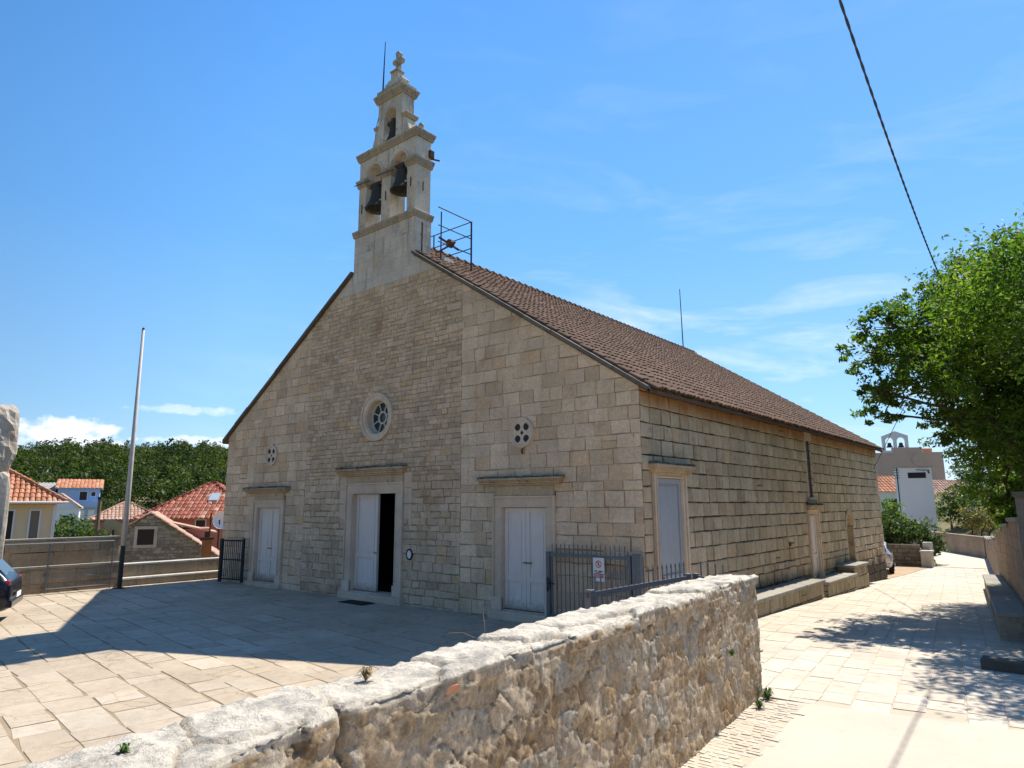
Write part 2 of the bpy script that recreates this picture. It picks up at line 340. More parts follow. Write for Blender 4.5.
class MB:
    def __init__(s): s.v = []; s.f = []; s.m = []
    def quad(s, a, b, c, d, mi=0):
        n = len(s.v); s.v += [a, b, c, d]; s.f.append((n, n+1, n+2, n+3)); s.m.append(mi)
    def poly(s, pts, mi=0):
        n = len(s.v); s.v += list(pts); s.f.append(tuple(range(n, n+len(pts)))); s.m.append(mi)
    def faces(s, vs, fs, mi=0):
        n = len(s.v); s.v += list(vs)
        for f in fs: s.f.append(tuple(n+i for i in f)); s.m.append(mi)
    def box(s, x0, x1, y0, y1, z0, z1, mi=0, j=0.):
        vs = [(x, y, z) for z in (z0, z1) for x, y in ((x0, y0), (x1, y0), (x1, y1), (x0, y1))]
        if j: vs = [tuple(c+rng.uniform(-j, j) for c in v) for v in vs]
        s.faces(vs, [(0, 3, 2, 1), (4, 5, 6, 7), (0, 1, 5, 4), (1, 2, 6, 5), (2, 3, 7, 6), (3, 0, 4, 7)], mi)
    def bar(s, a, b, w, h=None, mi=0):
        h = h or w; a = Vector(a); b = Vector(b); d = (b-a).normalized()
        u = Vector((0, 0, 1)) if abs(d.z) < .95 else Vector((0, 1, 0))
        sx = d.cross(u).normalized()*w/2; sy = sx.cross(d).normalized()*h/2
        vs = [tuple(p+q) for p in (a, b) for q in (-sx-sy, sx-sy, sx+sy, -sx+sy)]
        s.faces(vs, [(0, 1, 2, 3), (7, 6, 5, 4), (0, 4, 5, 1), (1, 5, 6, 2), (2, 6, 7, 3), (3, 7, 4, 0)], mi)
    def tube(s, pts, r, n=8, mi=0, cap=True):
        pts = [Vector(p) for p in pts]; rs = r if isinstance(r, (list, tuple)) else [r]*len(pts)
        base = len(s.v); prev = None
        for i, p in enumerate(pts):
            d = (pts[min(i+1, len(pts)-1)]-pts[max(i-1, 0)]).normalized()
            if prev is None:
                u = Vector((0, 0, 1)) if abs(d.z) < .9 else Vector((1, 0, 0)); sx = d.cross(u).normalized()
            else: sx = (prev-d*prev.dot(d)).normalized()
            prev = sx; sy = d.cross(sx)
            for k in range(n):
                a = 2*math.pi*k/n; s.v.append(tuple(p+(sx*math.cos(a)+sy*math.sin(a))*rs[i]))
        for i in range(len(pts)-1):
            for k in range(n):
                k2 = (k+1) % n; s.f.append((base+i*n+k, base+i*n+k2, base+(i+1)*n+k2, base+(i+1)*n+k)); s.m.append(mi)
        if cap:
            s.f.append(tuple(base+k for k in range(n))[::-1]); s.m.append(mi)
            e = base+(len(pts)-1)*n; s.f.append(tuple(e+k for k in range(n))); s.m.append(mi)
    def prism(s, poly, a0, a1, f, mi=0):
        """poly of (u,v); f(u,v,a)->xyz; extruded from a0 to a1"""
        n = len(poly); vs = [f(u, v, a0) for u, v in poly]+[f(u, v, a1) for u, v in poly]
        fs = [tuple(range(n))[::-1], tuple(range(n, 2*n))]+[(i, (i+1) % n, n+(i+1) % n, n+i) for i in range(n)]
        s.faces(vs, fs, mi)
    def lathe(s, prof, c, n=20, mi=0, axis='z'):
        base = len(s.v)
        for r, h in prof:
            for k in range(n):
                a = 2*math.pi*k/n; x, y = r*math.cos(a), r*math.sin(a)
                s.v.append((c[0]+x, c[1]+y, c[2]+h) if axis == 'z' else ((c[0]+x, c[1]+h, c[2]+y) if axis == 'y' else (c[0]+h, c[1]+x, c[2]+y)))
        for i in range(len(prof)-1):
            for k in range(n):
                k2 = (k+1) % n; s.f.append((base+i*n+k, base+i*n+k2, base+(i+1)*n+k2, base+(i+1)*n+k)); s.m.append(mi)
    def build(s, name, mats, parent=None, local=False, smooth=False, recalc=False):
        me = bpy.data.meshes.new(name); vs = s.v
        if parent is not None and not local:
            inv = pmat(parent).inverted(); vs = [tuple(inv @ Vector(v)) for v in vs]
        me.from_pydata(vs, [], s.f)
        if not isinstance(mats, (list, tuple)): mats = [mats]
        for m in mats: me.materials.append(m)
        if len(mats) > 1: me.polygons.foreach_set('material_index', s.m)
        if smooth: me.polygons.foreach_set('use_smooth', [True]*len(s.f))
        if recalc:
            import bmesh
            bm = bmesh.new(); bm.from_mesh(me); bmesh.ops.recalc_face_normals(bm, faces=bm.faces); bm.to_mesh(me); bm.free()
        me.update()
        o = bpy.data.objects.new(name, me); COL.objects.link(o)
        if parent is not None: o.parent = parent
        return o
def bevel(o, w, seg=2):
    md = o.modifiers.new('bevel', 'BEVEL'); md.width = w; md.segments = seg; md.limit_method = 'ANGLE'; return o
def copy_tree(o, parent=None):
    c = o.copy(); COL.objects.link(c)
    if parent is not None: c.parent = parent
    for ch in list(o.children): copy_tree(ch, c)
    return c

def clip(poly, fn):
    out = []; n = len(poly)
    for i in range(n):
        a, b = poly[i], poly[(i+1) % n]; fa, fb = fn(a), fn(b)
        if fa >= 0: out.append(a)
        if fa*fb < 0:
            t = fa/(fa-fb); out.append((a[0]+t*(b[0]-a[0]), a[1]+t*(b[1]-a[1])))
    return out
def area(p): return abs(sum(p[i][0]*p[(i+1) % len(p)][1]-p[(i+1) % len(p)][0]*p[i][1] for i in range(len(p))))/2

def masonry(mb, u0, u1, z0, z1, hr, wr, holes, f, clips=(), gap=.012, proud=(.004, .02), jit=.008, mi=0, mim=1, back=0., bev=.012, vgap=None):
    vgap = gap if vgap is None else vgap
    """coursed blocks. f(u,z,d)->xyz with d outwards; holes: functions row(z0,z1)->list of (a,b) to leave open"""
    z = z0
    while z < z1-.02:
        h = rng.uniform(*hr)
        if z+h > z1-.07: h = z1-z
        cuts = sorted(c for hf in holes for c in hf(z, z+h))
        segs = []; cur = u0
        for a, b in cuts:
            a, b = max(a, u0), min(b, u1)
            if b <= a: continue
            if a > cur: segs.append((cur, a))
            cur = max(cur, b)
        if cur < u1: segs.append((cur, u1))
        for a, b in segs:
            bp = [(a, z), (b, z), (b, z+h), (a, z+h)]
            for c in clips: bp = clip(bp, c) if bp else bp
            if len(bp) >= 3 and area(bp) > 1e-4: mb.poly([f(p[0], p[1], back) for p in bp], mim)
            u = a
            while u < b-.01:
                w = rng.uniform(*wr)*(.75+.5*h/hr[1])
                if u+w > b-.14: w = b-u
                hh = h; zz = z
                parts = [(zz, zz+hh)]
                if hh > .24 and rng.random() < .02: mid = zz+hh*rng.uniform(.42, .58); parts = [(zz, mid), (mid, zz+hh)]
                for (za, zb) in parts:
                    J = lambda: rng.uniform(-jit, jit)
                    g2 = gap/2; v2 = vgap/2
                    q = [(u+v2+J(), za+g2+J()), (u+w-v2+J(), za+g2+J()), (u+w-v2+J(), zb-g2+J()), (u+v2+J(), zb-g2+J())]
                    for c in clips: q = clip(q, c) if q else q
                    if len(q) < 3 or area(q) < .002: continue
                    cx = sum(p[0] for p in q)/len(q); cz = sum(p[1] for p in q)/len(q)
                    d = back+rng.uniform(*proud); n = len(q)
                    # ragged outline: add mid points
                    qq = []
                    for i in range(n):
                        p, r_ = q[i], q[(i+1) % n]; qq.append(p)
                        L = math.hypot(r_[0]-p[0], r_[1]-p[1])
                        if L > .12:
                            t = rng.uniform(.35, .65); qq.append((p[0]+(r_[0]-p[0])*t+J()*.8, p[1]+(r_[1]-p[1])*t+J()*.8))
                    n = len(qq); sh = lambda p, b: (p[0]+(b if p[0] < cx else -b)*min(1, abs(p[0]-cx)/.03), p[1]+(b if p[1] < cz else -b)*min(1, abs(p[1]-cz)/.03))
                    inn = [sh(p, bev) for p in qq]
                    vs = [f(p[0], p[1], back-.004) for p in qq]+[f(p[0], p[1], d*.55+back*.45) for p in qq]+[f(p[0], p[1], d+rng.uniform(-.003, .003)) for p in inn]
                    fs = [(i, (i+1) % n, n+(i+1) % n, n+i) for i in range(n)]+[(n+i, n+(i+1) % n, 2*n+(i+1) % n, 2*n+i) for i in range(n)]+[tuple(range(2*n, 3*n))]
                    mb.faces(vs, fs, mi)
                u += w
        z += h
def hole_rect(a, b, z0, z1):
    return lambda za, zb: [(a, b)] if (za < z1 and zb > z0) else []
def hole_circ(c, zc, r):
    def fn(za, zb):
        if za >= zc+r or zb <= zc-r: return []
        dz = 0 if za <= zc <= zb else min(abs(za-zc), abs(zb-zc)); w = math.sqrt(max(r*r-dz*dz, 0)); return [(c-w, c+w)]
    return fn

def leaf_cloud(blobs, n, size, seed, flat=.8, hollow=.45, name='crown', sub=14, subr=.33):
    """many small leaf faces gathered in twig clumps spread through the blobs"""
    r = np.random.RandomState(seed)
    B = np.array(blobs, float); w = B[:, 3]**2; w /= w.sum()
    nc = max(8, n//sub)
    idx = r.choice(len(B), nc, p=w)
    d = r.normal(size=(nc, 3)); d /= np.linalg.norm(d, axis=1)[:, None]
    rad = (hollow+(1-hollow)*r.rand(nc)**.55)*(1+.13*np.clip(r.normal(size=nc), -2, 2))
    C = B[idx, :3]+d*(rad*B[idx, 3])[:, None]*np.array([1, 1, flat])
    cr = B[idx, 3]*subr*(.5+.8*r.rand(nc))
    ci = np.repeat(np.arange(nc), sub); m = len(ci)
    P = C[ci]+np.clip(r.normal(size=(m, 3)), -1.7, 1.7)*(cr[ci]*.5)[:, None]*np.array([1, 1, .6])
    nrm = r.normal(size=(m, 3))+np.array([0, 0, .9]); nrm /= np.linalg.norm(nrm, axis=1)[:, None]
    a = np.cross(nrm, r.normal(size=(m, 3))); a /= np.linalg.norm(a, axis=1)[:, None]; b = np.cross(nrm, a)
    s = size*(.6+.8*r.rand(m))[:, None]
    V = np.stack([P-a*s, P-b*s*.42+nrm*s*.12, P+a*s, P+b*s*.42+nrm*s*.12], 1).reshape(-1, 3)
    return V
def mesh_quads(name, V, mat, parent=None):
    me = bpy.data.meshes.new(name); n = len(V)//4
    if parent is not None: 
        L = pmat(parent).inverted(); A = np.array(L)[:3, :3]; T = np.array(L)[:3, 3]; V = V @ A.T+T
    me.vertices.add(len(V)); me.vertices.foreach_set('co', V.astype(np.float32).ravel())
    me.loops.add(len(V)); me.loops.foreach_set('vertex_index', np.arange(len(V), dtype=np.int32))
    me.polygons.add(n); me.polygons.foreach_set('loop_start', np.arange(0, len(V), 4, dtype=np.int32))
    me.update(calc_edges=True); me.materials.append(mat)
    o = bpy.data.objects.new(name, me); COL.objects.link(o)
    if parent is not None: o.parent = parent
    return o

# ------------------------------------------------------------------ ground
ZS = [(-60, .3), (-20, .0), (-2, .0), (5, -.10), (9.4, -.20), (13, -.33), (21, -.68), (31, -.84), (60, -.84), (90, -.2), (400, 6)]
def zs(y):
    for (a, za), (b, zb) in zip(ZS, ZS[1:]):
        if y <= b: t = (max(y, a)-a)/(b-a); return za+(zb-za)*t
    return ZS[-1][1]
def ss(a, b, x): t = min(1, max(0, (x-a)/(b-a))); return t*t*(3-2*t)
def terr(x, y):
    z = zs(y)-.06
    if y > 20: z += 4.2*ss(55, 110, y)*ss(-70, 0, x)*.6
    # behind the right-hand wall the land stands a little higher
    wx = 5.75-.107*(y-4.4)
    if y > 0: z += 1.3*ss(wx+.5, wx+3, x)*ss(-2, 6, y)
    if y > 38: z += 1.6*ss(2, 9, (x-1.9)*.9+(y-38.8)*.42)
    left = ss(-17.95, -19.2, x)*1.
    z = z*(1-left)+left*(-3.6)
    if -16.5 < x < 0 and 0 < y < 21: z = -1.2
    r = math.hypot(x-6, y+12); ang = math.degrees(math.atan2(-(x-6), y+12))   # 0 = +Y, 90 = -X
    hill = ss(95, 330, r)*ss(25, 62, ang)*(1-ss(120, 150, ang))
    z += hill*(20.5+2.5*math.sin(ang*.13))-hill*ss(70, 45, ang)*5
    far = ss(300, 800, r); z += far*(6+8*noise.noise((x*.003, y*.003, 2)))
    if r > 60: z += 1.2*noise.noise((x*.02, y*.02, 0))
    return z
def grid_axis(lo, hi, fine_lo, fine_hi, fs, grow=1.16):
    a = list(np.arange(fine_lo, fine_hi+fs/2, fs)); s = fs; x = fine_hi
    while x < hi: s *= grow; x = min(x+s, hi); a.append(x)
    s = fs; x = fine_lo
    while x > lo: s *= grow; x = max(x-s, lo); a.insert(0, x)
    return a
gx = grid_axis(-1400, 1400, -26, 14, .8); gy = grid_axis(-1400, 1400, -16, 60, .8)
mb = MB(); mb.v = [(x, y, terr(x, y)) for y in gy for x in gx]; nx = len(gx)
mb.f = [(j*nx+i, j*nx+i+1, (j+1)*nx+i+1, (j+1)*nx+i) for j in range(len(gy)-1) for i in range(nx-1)]; mb.m = [0]*len(mb.f)
tag(mb.build('terrain', ground_m, smooth=True), kind='structure')

def slabs(name, mats, x0, x1, y0, y1, ang, rw, lw, zf, gap=.016, jit=.012, drop=.007, inside=None, tag_kind=True):
    """rows of slabs; rows run along direction ang"""
    mb = MB(); ca, sa = math.cos(ang), math.sin(ang); cx, cy = (x0+x1)/2, (y0+y1)/2
    hw = math.hypot(x1-x0, y1-y0)/2+1; v = -hw
    def inr(p): return x0 <= p[0] <= x1 and y0 <= p[1] <= y1 and (inside is None or inside(*p))
    while v < hw:
        w = rng.uniform(*rw); u = -hw-rng.random()
        while u < hw:
            l = rng.uniform(*lw)
            J = lambda: rng.uniform(-jit, jit); g2 = gap/2
            loc = [(u+g2+J(), v+g2+J()), (u+l-g2+J(), v+g2+J()), (u+l-g2+J(), v+w-g2+J()), (u+g2+J(), v+w-g2+J())]
            # optional broken slab, split by a slanted joint
            polys = [loc]
            if rng.random() < .4 and l > .6:
                t1, t2 = rng.uniform(.3, .7), rng.uniform(.3, .7)
                a = (u+l*t1, v+g2); b_ = (u+l*t2, v+w-g2)
                polys = [[loc[0], (a[0]-.006, a[1]), (b_[0]-.006, b_[1]), loc[3]], [(a[0]+.006, a[1]), loc[1], loc[2], (b_[0]+.006, b_[1])]]
            for q in polys:
                wp = [(cx+p[0]*ca-p[1]*sa, cy+p[0]*sa+p[1]*ca) for p in q]
                for c in (lambda p: p[0]-x0, lambda p: x1-p[0], lambda p: p[1]-y0, lambda p: y1-p[1]):
                    wp = clip(wp, c) if len(wp) >= 3 else []
                if len(wp) < 3 or area(wp) < .01: continue
                mx = sum(p[0] for p in wp)/len(wp); my = sum(p[1] for p in wp)/len(wp)
                if inside is not None and not inside(mx, my): continue
                dz = rng.uniform(-.003, .003); tx, ty = rng.uniform(-.004, .004), rng.uniform(-.004, .004)
                n = len(wp); top = [(p[0], p[1], zf(p[0], p[1])+dz+tx*(p[0]-mx)+ty*(p[1]-my)) for p in wp]
                e = .008; inn = [(p[0]+(mx-p[0])*.02, p[1]+(my-p[1])*.02, p[2]) for p in top]
                bot = [(p[0], p[1], p[2]-.02) for p in top]; rim = [(p[0], p[1], p[2]-.004) for p in top]
                mb.faces(bot+rim+inn, [(i, (i+1) % n, n+(i+1) % n, n+i) for i in range(n)]+[(n+i, n+(i+1) % n, 2*n+(i+1) % n, 2*n+i) for i in range(n)]+[tuple(range(2*n, 3*n))], 0)
            u += l
        v += w
    ys = list(np.arange(y0, y1+.01, 1.)) if y1-y0 > 1 else [y0, y1]
    if ys[-1] < y1: ys.append(y1)
    for a, b in zip(ys, ys[1:]):
        mb.quad((x0, a, zf(x0, a)-drop), (x1, a, zf(x1, a)-drop), (x1, b, zf(x1, b)-drop), (x0, b, zf(x0, b)-drop), 1)
    o = mb.build(name, mats)
    return tag(o, kind='structure') if tag_kind else o

def wall_out(y): return 3.13+.072*(-2.65-y)     # street face of the near wall at its foot
PK = dict(ang=R(-6.5), rw=(.36, .66), lw=(.4, 1.15), zf=lambda x, y: 0., gap=.02, jit=.027)
slabs('plaza', [plaza_m, joint_m], -17.6, 3.0, -16, -2.6, **PK)
slabs('plaza', [plaza_m, joint_m], -17.6, 2.1, -2.6, .3, **PK)
slabs('plaza', [plaza_m, joint_m], -17.6, -16.5, .3, 3, **PK)
slabs('street', [street_m, joint2_m], -.0, 6.6, -2.6, 31, R(97), (.34, .5), (.35, .8), lambda x, y: zs(y)+.004, gap=.012, jit=.014, inside=lambda x, y: (x > 2.1 or y > .3) and (y > -2.6+.2*(x-3.3)*1.0 or x < 3.3))
# far bend of the street
mb = MB(); cpts = [(.9, 3.3, 30.9), (.1, 2.4, 36), (-1.6, 1.6, 41), (-4.5, -1.0, 47.5), (-9, -5, 53), (-16, -10, 58)]
for (a0, a1, ya), (b0, b1, yb) in zip(cpts, cpts[1:]): mb.quad((a0-.4, ya, zs(ya)+.02), (a1+1.2, ya, zs(ya)+.02), (b1+1.2, yb, zs(yb)+.02), (b0-.4, yb, zs(yb)+.02))
tag(mb.build('street', [concrete]), kind='structure')
# concrete apron with a wavering edge and the cobbled gutter along the wall
mb = MB(); xs = np.arange(3.0, 9.61, .3)
for a, b in zip(xs, xs[1:]):
    ea = -2.72+.185*(a-3.3); eb = -2.72+.185*(b-3.3)
    ys = [-40, -25, -16, -12, -9, -7, -5, -4, None]
    for k in range(len(ys)-1):
        ya0, yb0 = ys[k], ys[k]; ya1 = ea if ys[k+1] is None else ys[k+1]; yb1 = eb if ys[k+1] is None else ys[k+1]
        mb.quad((a, ya0, .012), (b, yb0, .012), (b, yb1, .012), (a, ya1, .012))
tag(mb.build('road', [concrete]), kind='structure')
mb = MB()
y = -2.75
while y > -13:
    x = wall_out(y)-.02; l = rng.uniform(.07, .12)
    while x < wall_out(y)+.5+.15*noise.noise((0, y*1.3, 3)):
        w = rng.uniform(.10, .2); h = .010+rng.uniform(-.003, .005)
        j = lambda: rng.uniform(-.01, .01)
        p = [(x+j(), y-l+j()), (x+w-.015+j(), y-l+j()), (x+w-.015+j(), y-.015+j()), (x+j(), y-.015+j())]; cx = x+w/2; cy = y-l/2
        vs = [(a, b, .008) for a, b in p]+[(a+(cx-a)*.18, b+(cy-b)*.18, h+.008) for a, b in p]
        mb.faces(vs, [(i, (i+1) % 4, 4+(i+1) % 4, 4+i) for i in range(4)]+[(4, 5, 6, 7)], 0); x += w
    y -= l
mb.quad((wall_out(-13)-.1, -13, .0135), (wall_out(-13)+.62, -13, .0135), (wall_out(-2.75)+.55, -2.75, .0135), (wall_out(-2.75)-.1, -2.75, .0135), 1)
tag(mb.build('gutter_cobbles', [street_m, joint2_m]), kind='structure')
# bare earth yard beyond the church
mb = MB(); pts = [(-9, 21.2), (0.0, 21.2), (.2, 24), (.3, 31), (-2, 30.2), (-9, 28)]
mb.poly([(x, y, zs(y)+.015) for x, y in pts]); tag(mb.build('yard', [dirt]), kind='structure')

# ------------------------------------------------------------------ church
CW, HE, CL = 16.52, 4.96, 21.1; m0 = -CW/2; RISE = 5.42; SL = RISE/(CW/2); HR = HE+RISE
church = empty('church', (m0, 0, 0), 0, 'long pale limestone church with three front portals and a bell gable on its ridge', 'church')
ff = lambda u, z, d: (u, -d, z)
fs_ = lambda u, z, d: (d, u, z)
gab = [lambda p: HE+SL*(p[0]+CW)-p[1], lambda p: HE-SL*p[0]-p[1]]
DOORS = {'l': (-14.25, -12.92, .14, 2.46), 'm': (-9.22, -7.36, .2, 2.84), 'r': (-3.64, -2.38, .2, 2.46)}
XL, XR = -13.58, -3.02; ZR = 4.15
holes = [hole_rect(-14.5, -12.67, -.1, 2.75), hole_rect(-9.42, -7.16, -.1, 3.0), hole_rect(-3.9, -2.12, -.1, 2.75),
         hole_circ(m0, 4.97, .52)]
mb = MB()
kw = dict(holes=holes, f=ff, clips=gab)
masonry(mb, -11.65, -5.0, -.1, 3.3, (.14, .24), (.18, .42), proud=(.004, .026), jit=.016, mi=2, mim=1, gap=.018, **kw)
masonry(mb, -11.65, -5.0, 3.3, 8.85, (.10, .155), (.16, .36), proud=(.004, .02), jit=.009, mi=2, mim=1, gap=.014, **kw)
masonry(mb, -16.52, -11.65, -.1, 3.0, (.22, .32), (.26, .5), proud=(.004, .022), jit=.013, mi=0, mim=1, gap=.015, bev=.014, **kw)
masonry(mb, -16.52, -11.65, 3.0, 8.85, (.26, .34), (.27, .5), proud=(.004, .016), jit=.010, mi=0, mim=1, gap=.013, bev=.012, **kw)
masonry(mb, -5.0, 0.015, -.3, 3.0, (.26, .36), (.28, .52), proud=(.004, .022), jit=.013, mi=0, mim=1, gap=.015, bev=.014, **kw)
masonry(mb, -5.0, 0.015, 3.0, 8.85, (.28, .35), (.28, .52), proud=(.004, .016), jit=.010, mi=0, mim=1, gap=.013, bev=.012, **kw)
mb.build('front_wall', [facade_big, mortar_f, facade_small], church)
# side wall
D1 = (.56, 1.71, .0, 3.06); D2 = (10.72, 11.46, .03, 2.13); SLIT = (10.98, 11.38, 2.75, 4.55); NI = (15.1, 16.1, .42, 1.65)
holes = [hole_rect(.36, 1.9, -.2, 3.06), hole_rect(10.5, 11.68, -.6, 2.3), hole_rect(10.9, 11.42, 2.7, 4.58), hole_rect(15.1, 16.1, .42, 1.65), hole_circ(15.6, 1.65, .5)]
mb = MB()
masonry(mb, 0.0, CL, -1.2, .9, (.28, .36), (.3, .6), holes, fs_, gap=.026, vgap=.05, proud=(.012, .05), jit=.014, bev=.018)
masonry(mb, 0.0, CL, .9, 4.82, (.315, .34), (.26, .44), holes, fs_, gap=.026, vgap=.044, proud=(.02, .045), jit=.011, bev=.017)
mb.build('side_wall', [side_stone, mortar_s], church)
# far gable, hidden side wall
mb = MB()
fb = lambda u, z, d: (u, CL+d, z); fl = lambda u, z, d: (-CW-d, u, z)
masonry(mb, -CW, 0, -1.2, HR, (.26, .34), (.3, .6), [], fb, clips=gab, gap=.02)
masonry(mb, 0, CL, -1.2, 4.82, (.26, .34), (.3, .6), [], fl, gap=.02)
mb.build('rear_wall', [side_stone, mortar_s], church)
# thin stone eaves course under the roof, with iron-stained face
mb = MB(); mbl = MB(); y = 0.02
while y < CL:
    l = min(rng.uniform(.7, 1.1), CL-y)
    mb.box(-.25, .10+rng.uniform(0, .01), y, y+l-.008, 4.82, 4.95); mbl.box(-CW-.10, -CW+.25, y, y+l-.008, 4.82, 4.95); y += l
mb.build('eaves_course', [side_stone], church); mbl.build('eaves_course', [side_stone], church)
# roof deck + barrel tiles
def tiled(mbx, origin, au, av, lu, lv, tw=.2, tl=.36, th=.075, mi=0, seg=5, trim=None, lift=.03):
    """origin: eave corner; au along the eave, av up the slope"""
    o = Vector(origin); au = Vector(au).normalized(); av = Vector(av).normalized(); nn = au.cross(av).normalized()
    if nn.z < 0: nn = -nn
    nu = int(lu/tw); nv = int(lv/tl)+1
    for i in range(nu):
        for j in range(nv):
            u = (i+.5)*tw; v0 = j*tl; v1 = min(v0+tl*1.15, lv)
            if v0 >= lv-.05: continue
            if trim and not trim(u, v0+tl*.5): continue
            w = tw*.47; du = rng.uniform(-.014, .014); dl = rng.uniform(-.03, .03)+(rng.uniform(-.08, .0) if rng.random() < .03 else 0)
            vs = []
            for (v, hgt, ww) in ((v0+dl, lift, w), (v1+dl, 0., w*.84)):
                for k in range(seg+1):
                    a = math.pi*k/seg; vs.append(tuple(o+au*(u+du-ww*math.cos(a))+av*v+nn*(hgt+th*math.sin(a))))
            # thickness at the lower lip
            for k in range(seg+1):
                a = math.pi*k/seg; vs.append(tuple(o+au*(u+du-w*.84*math.cos(a))+av*(v0+dl)+nn*(lift+(th-.018)*math.sin(a)-.004)))
            s = seg+1
            mbx.faces(vs, [(k, k+1, s+k+1, s+k) for k in range(seg)]+[(k, 2*s+k, 2*s+k+1, k+1) for k in range(seg)], mi)
mb = MB(); slope = Vector((-1, 0, SL)).normalized(); LR = math.hypot(CW/2+.3, SL*(CW/2+.3))
for sgn in (1, -1):
    X0 = .3 if sgn > 0 else -CW-.3
    z0 = HE-SL*.3+.05
    for (ya, yb) in ((-.08, .8), (.8, CL+.15)):
        a = (X0, ya, z0); b = (X0, yb, z0); c = (m0+(0 if yb > 1 else sgn*1.37), yb, HR+.05 - (0 if yb > 1 else SL*1.37)); d = (c[0], ya, c[2])
        mb.quad(a, b, c, d, 1); mb.quad(*[(p[0], p[1], p[2]-.09) for p in (d, c, b, a)], 1)
        mb.quad(a, b, (b[0], b[1], b[2]-.09), (a[0], a[1], a[2]-.09), 1)
    tiled(mb, (X0+.04*sgn, .0, z0+.012-.04*SL), (0, 1, 0), (-sgn*1, 0, SL), CL+.15, LR+.05, trim=lambda u, v: not (u < .9 and v*math.cos(math.atan(SL)) > CW/2+.3-1.45))
# ridge tiles
y = .9
while y < CL+.1:
    vs = []
    for yy, r, hh in ((y, .12, .03), (y+.4, .10, 0.)):
        for k in range(7):
            a = math.pi*k/6; vs.append((m0-r*1.2*math.cos(a), yy, HR+.08+hh+r*math.sin(a)))
    mb.faces(vs, [(k, k+1, 8+k, 7+k) for k in range(6)], 0); y += .36
mb.build('roof', [tile_old, mortar_mat('roof_bed', (.10, .075, .055), (.2, .14, .1))], church)
for sgn in (1, -1):   # slabs of stone coping along both raking edges
    mb = MB()
    xe = m0+sgn*(CW/2+.26); xt = m0+sgn*1.36
    n = 9
    for i in range(n):
        a = xe+(xt-xe)*i/n; b = xe+(xt-xe)*(i+1)/n-(.012 if xt > xe else -.012)
        za, zb_ = HE+SL*(CW/2-abs(a-m0))-.02, HE+SL*(CW/2-abs(b-m0))-.02
        t = .10+rng.uniform(-.01, .012)
        mb.prism([(a, za), (b, zb_), (b, zb_+t), (a, za+t)], -.12+rng.uniform(-.012, .012), .16, lambda u, v, q: (u, q, v))
    mb.build('verge_coping', [verge_stone], church, recalc=True); mb = MB()
    a, b = xe, m0; za = HE-SL*.34-.02
    mb.prism([(a, za), (b, HR-.0), (b, HR+.12), (a, za+.14)], CL-.1, CL+.22, lambda u, v, q: (u, q, v))
    mb.build('verge_coping', [verge_stone], church, recalc=True)

